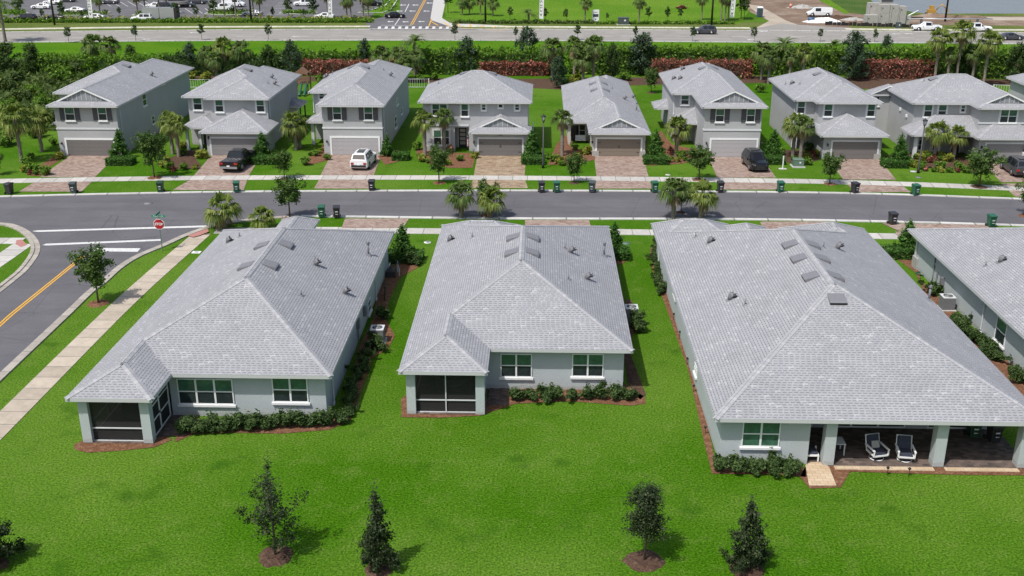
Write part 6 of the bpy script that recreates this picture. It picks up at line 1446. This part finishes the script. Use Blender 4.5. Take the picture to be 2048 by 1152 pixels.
# bicycle beside the left near house
def bicycle(px,py,rz,label,mat='trim'):
    X,Y=G(px,py); r=thing('bicycle',(X,Y,0),label,'bicycle',rz=rz)
    def b(name,mt,fn):
        m=MB(); fn(m); o=m.build(name,M[mt]); o.location=(0,0,0); o.parent=r; return o
    for y in (-.52,.52): b('wheel','rubber' if mat!='trim' else 'trim',lambda m,y=y:(m.tube([(0,y+.33*math.cos(u*.35),.34+.33*math.sin(u*.35)) for u in range(19)],.022,6),[m.tube([(0,y,.34),(0,y+.32*math.cos(a),.34+.32*math.sin(a))],.005,3) for a in (0,.8,1.6,2.4,3.1,3.9,4.7,5.5)]))
    b('frame',mat,lambda m:(m.tube([(0,-.52,.34),(0,-.15,.85),(0,.38,.8),(0,-.02,.32),(0,-.52,.34)],.02,6),m.tube([(0,-.15,.9),(0,-.02,.32)],.02,6),m.tube([(0,.52,.34),(0,.36,.95)],.02,6)))
    b('handlebar','dark',lambda m:m.tube([(-.28,.28,.98),(0,.37,1.0),(.28,.28,.98)],.016,6)); b('saddle','dark',lambda m:m.frust((0,-.17),.9,.96,.06,.13,.08,.14))
    return r
bicycle(797,548,.25,'silver bicycle standing behind the right wall of the leftmost near house'); bicycle(770,596,.1,'dark bicycle against the right wall of the leftmost near house','dark')
X,Y=G(782,553); r=thing('covered_bundle',(X,Y,0),'black bag beside the silver bicycle','bag'); m=MB(); m.frust((X,Y),0,.5,.4,.35,.34,.3); m.frust((X,Y),.5,.75,.34,.3,.08,.08); m.build('bag',M['blackp'],r); m=MB(); m.cyl(X,Y,.74,.86,.04,8,.09); m.build('knot',M['blackp'],r)
# garden lights
for i,(x,y,l) in enumerate([(1347,640,'garden light nearest the street along the right near house wall'),(1359,676,'second garden light from the street along the right near house wall'),(1374,730,'third garden light from the street along the right near house wall'),(1387,785,'fourth garden light from the street along the right near house wall'),(1410,869,'garden light nearest the lawn corner along the right near house wall'),(1774,951,'garden light, left one in front of the open porch'),(1817,953,'garden light, right one in front of the open porch')]):
    X,Y=G(x,y); r=thing('garden_light',(X,Y,0),l,'garden light','black garden lights'); m=MB(); m.tube([(X,Y,0),(X,Y,.45)],.015,6); m.build('stake',M['dark'],r); m=MB(); m.cyl(X,Y,.45,.53,.09,12,.03); m.cyl(X,Y,.38,.45,.05,10); m.build('lamp_head',M['dark'],r)
# swivel patio chairs
def chair(px,py,rz,label,pillow=False):
    X,Y=G(px,py); r=thing('patio_chair',(X,Y,.045),label,'chair','white patio chairs with navy cushions',rz=rz)
    def b(name,mt,fn):
        m=MB(); fn(m); o=m.build(name,M[mt]); o.location=(0,0,0); o.parent=r; return o
    b('swivel_base','white',lambda m:(m.tube([(.36*math.cos(u*.35),.36*math.sin(u*.35),.03) for u in range(19)],.025,6),m.tube([(-.36,0,.03),(.36,0,.03)],.02,5),m.tube([(0,0,.03),(0,0,.3)],.04,8)))
    b('frame','white',lambda m:(m.box(-.4,-.42,.28,-.33,.4,.36),m.box(.33,-.42,.28,.4,.4,.36),m.box(-.33,-.42,.28,.33,-.35,.36),m.box(-.33,.33,.28,.33,.4,.36),m.tube([(-.37,.38,.34),(-.37,.62,1.05)],.035,6),m.tube([(.37,.38,.34),(.37,.62,1.05)],.035,6),m.tube([(-.4,.62,1.05),(.4,.62,1.05)],.04,6)))
    for s_ in (-1,1): b('armrest','white',lambda m:(m.box(min(s_*.36,s_*.46),-.42,.6,max(s_*.36,s_*.46),.45,.65),m.box(s_*.4-.03,-.42,.3,s_*.4+.03,-.36,.6)))
    b('seat_cushion','navy',lambda m:m.frust((0,-.02),.36,.5,.32,.36,.3,.34)); b('back_cushion','navy',lambda m:m.add([(-.31,.30,.5),(.31,.30,.5),(.31,.42,.5),(-.31,.42,.5),(-.3,.52,1.08),(.3,.52,1.08),(.3,.62,1.06),(-.3,.62,1.06)],[(0,3,2,1),(4,5,6,7),(0,1,5,4),(1,2,6,5),(2,3,7,6),(3,0,4,7)]))
    if pillow:
        m=MB(); m.add([(-.22,.12,.52),(.2,.12,.52),(.18,.26,.86),(-.2,.26,.86),(-.2,.22,.52),(.2,.22,.52),(.18,.34,.84),(-.2,.34,.84)],[(0,1,2,3),(7,6,5,4),(3,2,6,7),(0,3,7,4),(1,5,6,2)]); p=m.build('throw_pillow',M['stone'],None,(0,0,0)); p.location=(X,Y,.045); p.rotation_euler=(0,0,rz); tag(p,'pale patterned pillow on the left porch chair','pillow')
chair(1752,917,.25,'left white porch chair with navy cushions and a pale pillow',True); chair(1808,920,-.12,'right white porch chair with navy cushions, no pillow')
X,Y=G(1618,918); r=thing('patio_bench',(X,Y,.045),'white lounge seat with navy cushion half hidden by the porch wall','bench'); m=MB()
for a in ((-1.2,-.35,.3,.4,-.28,.38),(-1.2,.28,.3,.4,.35,.38),(.33,-.28,.3,.4,.28,.38),(.33,-.35,0,.4,-.28,.3),(.33,.28,0,.4,.35,.55)): m.box(X+a[0],Y+a[1],.045+a[2],X+a[3],Y+a[4],.045+a[5])
m.build('frame',M['white'],r); m=MB(); m.box(X-1.2,Y-.28,.36,X+.33,Y+.28,.54); m.build('cushion',M['navy'],r)
X,Y=G(1664,905); r=thing('side_table',(X,Y,.045),'small pale table beside the first porch column','table'); m=MB(); m.box(X-.1,Y-.4,.68,X+.55,Y+.4,.72); m.build('tabletop',M['trim'],r)
for a,b_ in ((-.05,-.35),(.5,-.35),(-.05,.35),(.5,.35)): m=MB(); m.box(X+a-.03,Y+b_-.03,.045,X+a+.03,Y+b_+.03,.68); m.build('leg',M['trim'],r)
# things inside the screened porches
X,Y=-22.3,51.8; r=thing('covered_grill',(X,Y,.045),'dark covered grill inside the left screened porch','grill'); m=MB(); m.frust((X,Y),.05,.95,.75,.4,.68,.36); m.frust((X,Y),.95,1.3,.6,.34,.3,.2); m.build('cover',M['dark'],r); m=MB(); m.cyl(X-.6,Y-.42,.045,.16,.06,8); m.cyl(X+.6,Y-.42,.045,.16,.06,8); m.build('wheel',M['rubber'],r)
X,Y=-5.0,55; r=thing('hammock',(X,Y,.045),'pale hammock slung on a dark stand inside the middle screened porch','hammock'); m=MB(); n=12; V=[]
for i in range(n+1):
    t=i/n; x=X-1.2+2.4*t; z=1.35-.62*math.sin(math.pi*t)-.25*t; w_=.05+.38*math.sin(math.pi*t); V+=[(x,Y-w_,z+.1*(w_)),(x,Y,z-.03),(x,Y+w_,z+.1*w_)]
m.add(V,[(i*3+k,i*3+k+3,i*3+k+4,i*3+k+1) for i in range(n) for k in (0,1)]); m.build('sling',M['trim'],r); m=MB(); m.tube([(X-1.25,Y,1.4),(X-.8,Y,.1),(X+.8,Y,.1),(X+1.25,Y,1.15)],.04,6); m.build('stand',M['dark'],r)
# porch chairs and bikes on the far houses, flag
X,Y=4.7,120.7; r=thing('porch_seat',(X,Y,0),'light bench seat on the beige house porch','bench'); m=MB(); m.box(X-.6,Y-.25,.35,X+.6,Y+.25,.45); m.box(X-.6,Y+.2,.45,X+.6,Y+.26,.9); m.build('seat',M['trim'],r)
for a in (-.55,.5): m=MB(); m.box(X+a,Y-.25,0,X+a+.06,Y+.25,.35); m.build('leg',M['dark'],r)
X,Y=-7.75,113.9; r=thing('wall_flag',(X,Y,1.2),'small striped red and white flag hanging by the wide house garage','flag'); m=MB(); m.tube([(X,Y+.2,2.1),(X-.25,Y-.5,2.4)],.015,5); m.build('pole',M['ventm'],r); m=MB()
m.box(X-.27,Y-.5,1.25,X-.13,Y-.47,2.35); m.build('flag_cloth',M['white'],r); m=MB()
for k in range(5): m.box(X-.275,Y-.505,1.25+k*.16,X-.125,Y-.465,1.33+k*.16)
m.build('flag_stripe',M['signred'],r); m=MB(); m.box(X-.275,Y-.505,2.02,X-.125,Y-.465,2.33); m.build('flag_canton',M['navy'],r)
bicycle(1616,303,1.2,'bicycle in the entry of the low hipped garage house','dark')
# playset
X,Y=G(606,186); r=thing('playset',(X,Y,0),'brown timber play tower with pitched roof and green slides','playset'); m=MB()
for a in (-1,1):
    for b_ in (-1,1): m.box(X+a-.07,Y+b_-.07,0,X+a+.07,Y+b_+.07,3.0)
m.box(X-1.05,Y-1.05,1.4,X+1.05,Y+1.05,1.52)
for z in (1.9,2.3): m.box(X-1,Y-1.08,z,X+1,Y-1.02,z+.1); m.box(X-1.08,Y-1,z,X-1.02,Y+1,z+.1)
for k in range(8): m.box(X-.95+k*.26,Y-1.06,1.5,X-.87+k*.26,Y-1.03,2.3)
m.build('frame',M['wood'],r); m=MB(); m.add([(X-.9,Y-1.1,2.9),(X-.9,Y+1.1,2.9),(X,Y+1.1,3.7),(X,Y-1.1,3.7),(X+.9,Y-1.1,2.9),(X+.9,Y+1.1,2.9)],[(0,3,2,1),(3,4,5,2),(0,4,3),(1,2,5)]); m.build('roof',M['wood'],r)
for dx in (-.6,.1,.8):
    m=MB(); m.tube([(X+dx,Y-1.0,1.5),(X+dx,Y-1.5,1.2),(X+dx,Y-2.6,.3),(X+dx,Y-3.0,.2)],.2,8); m.build('slide',M['greenp'],r)
# clean up: the pattern objects that were only copied from
def kill(o):
    for c in list(o.children): kill(c)
    bpy.data.objects.remove(o)
for p in protos: kill(p)
kill(PRK)
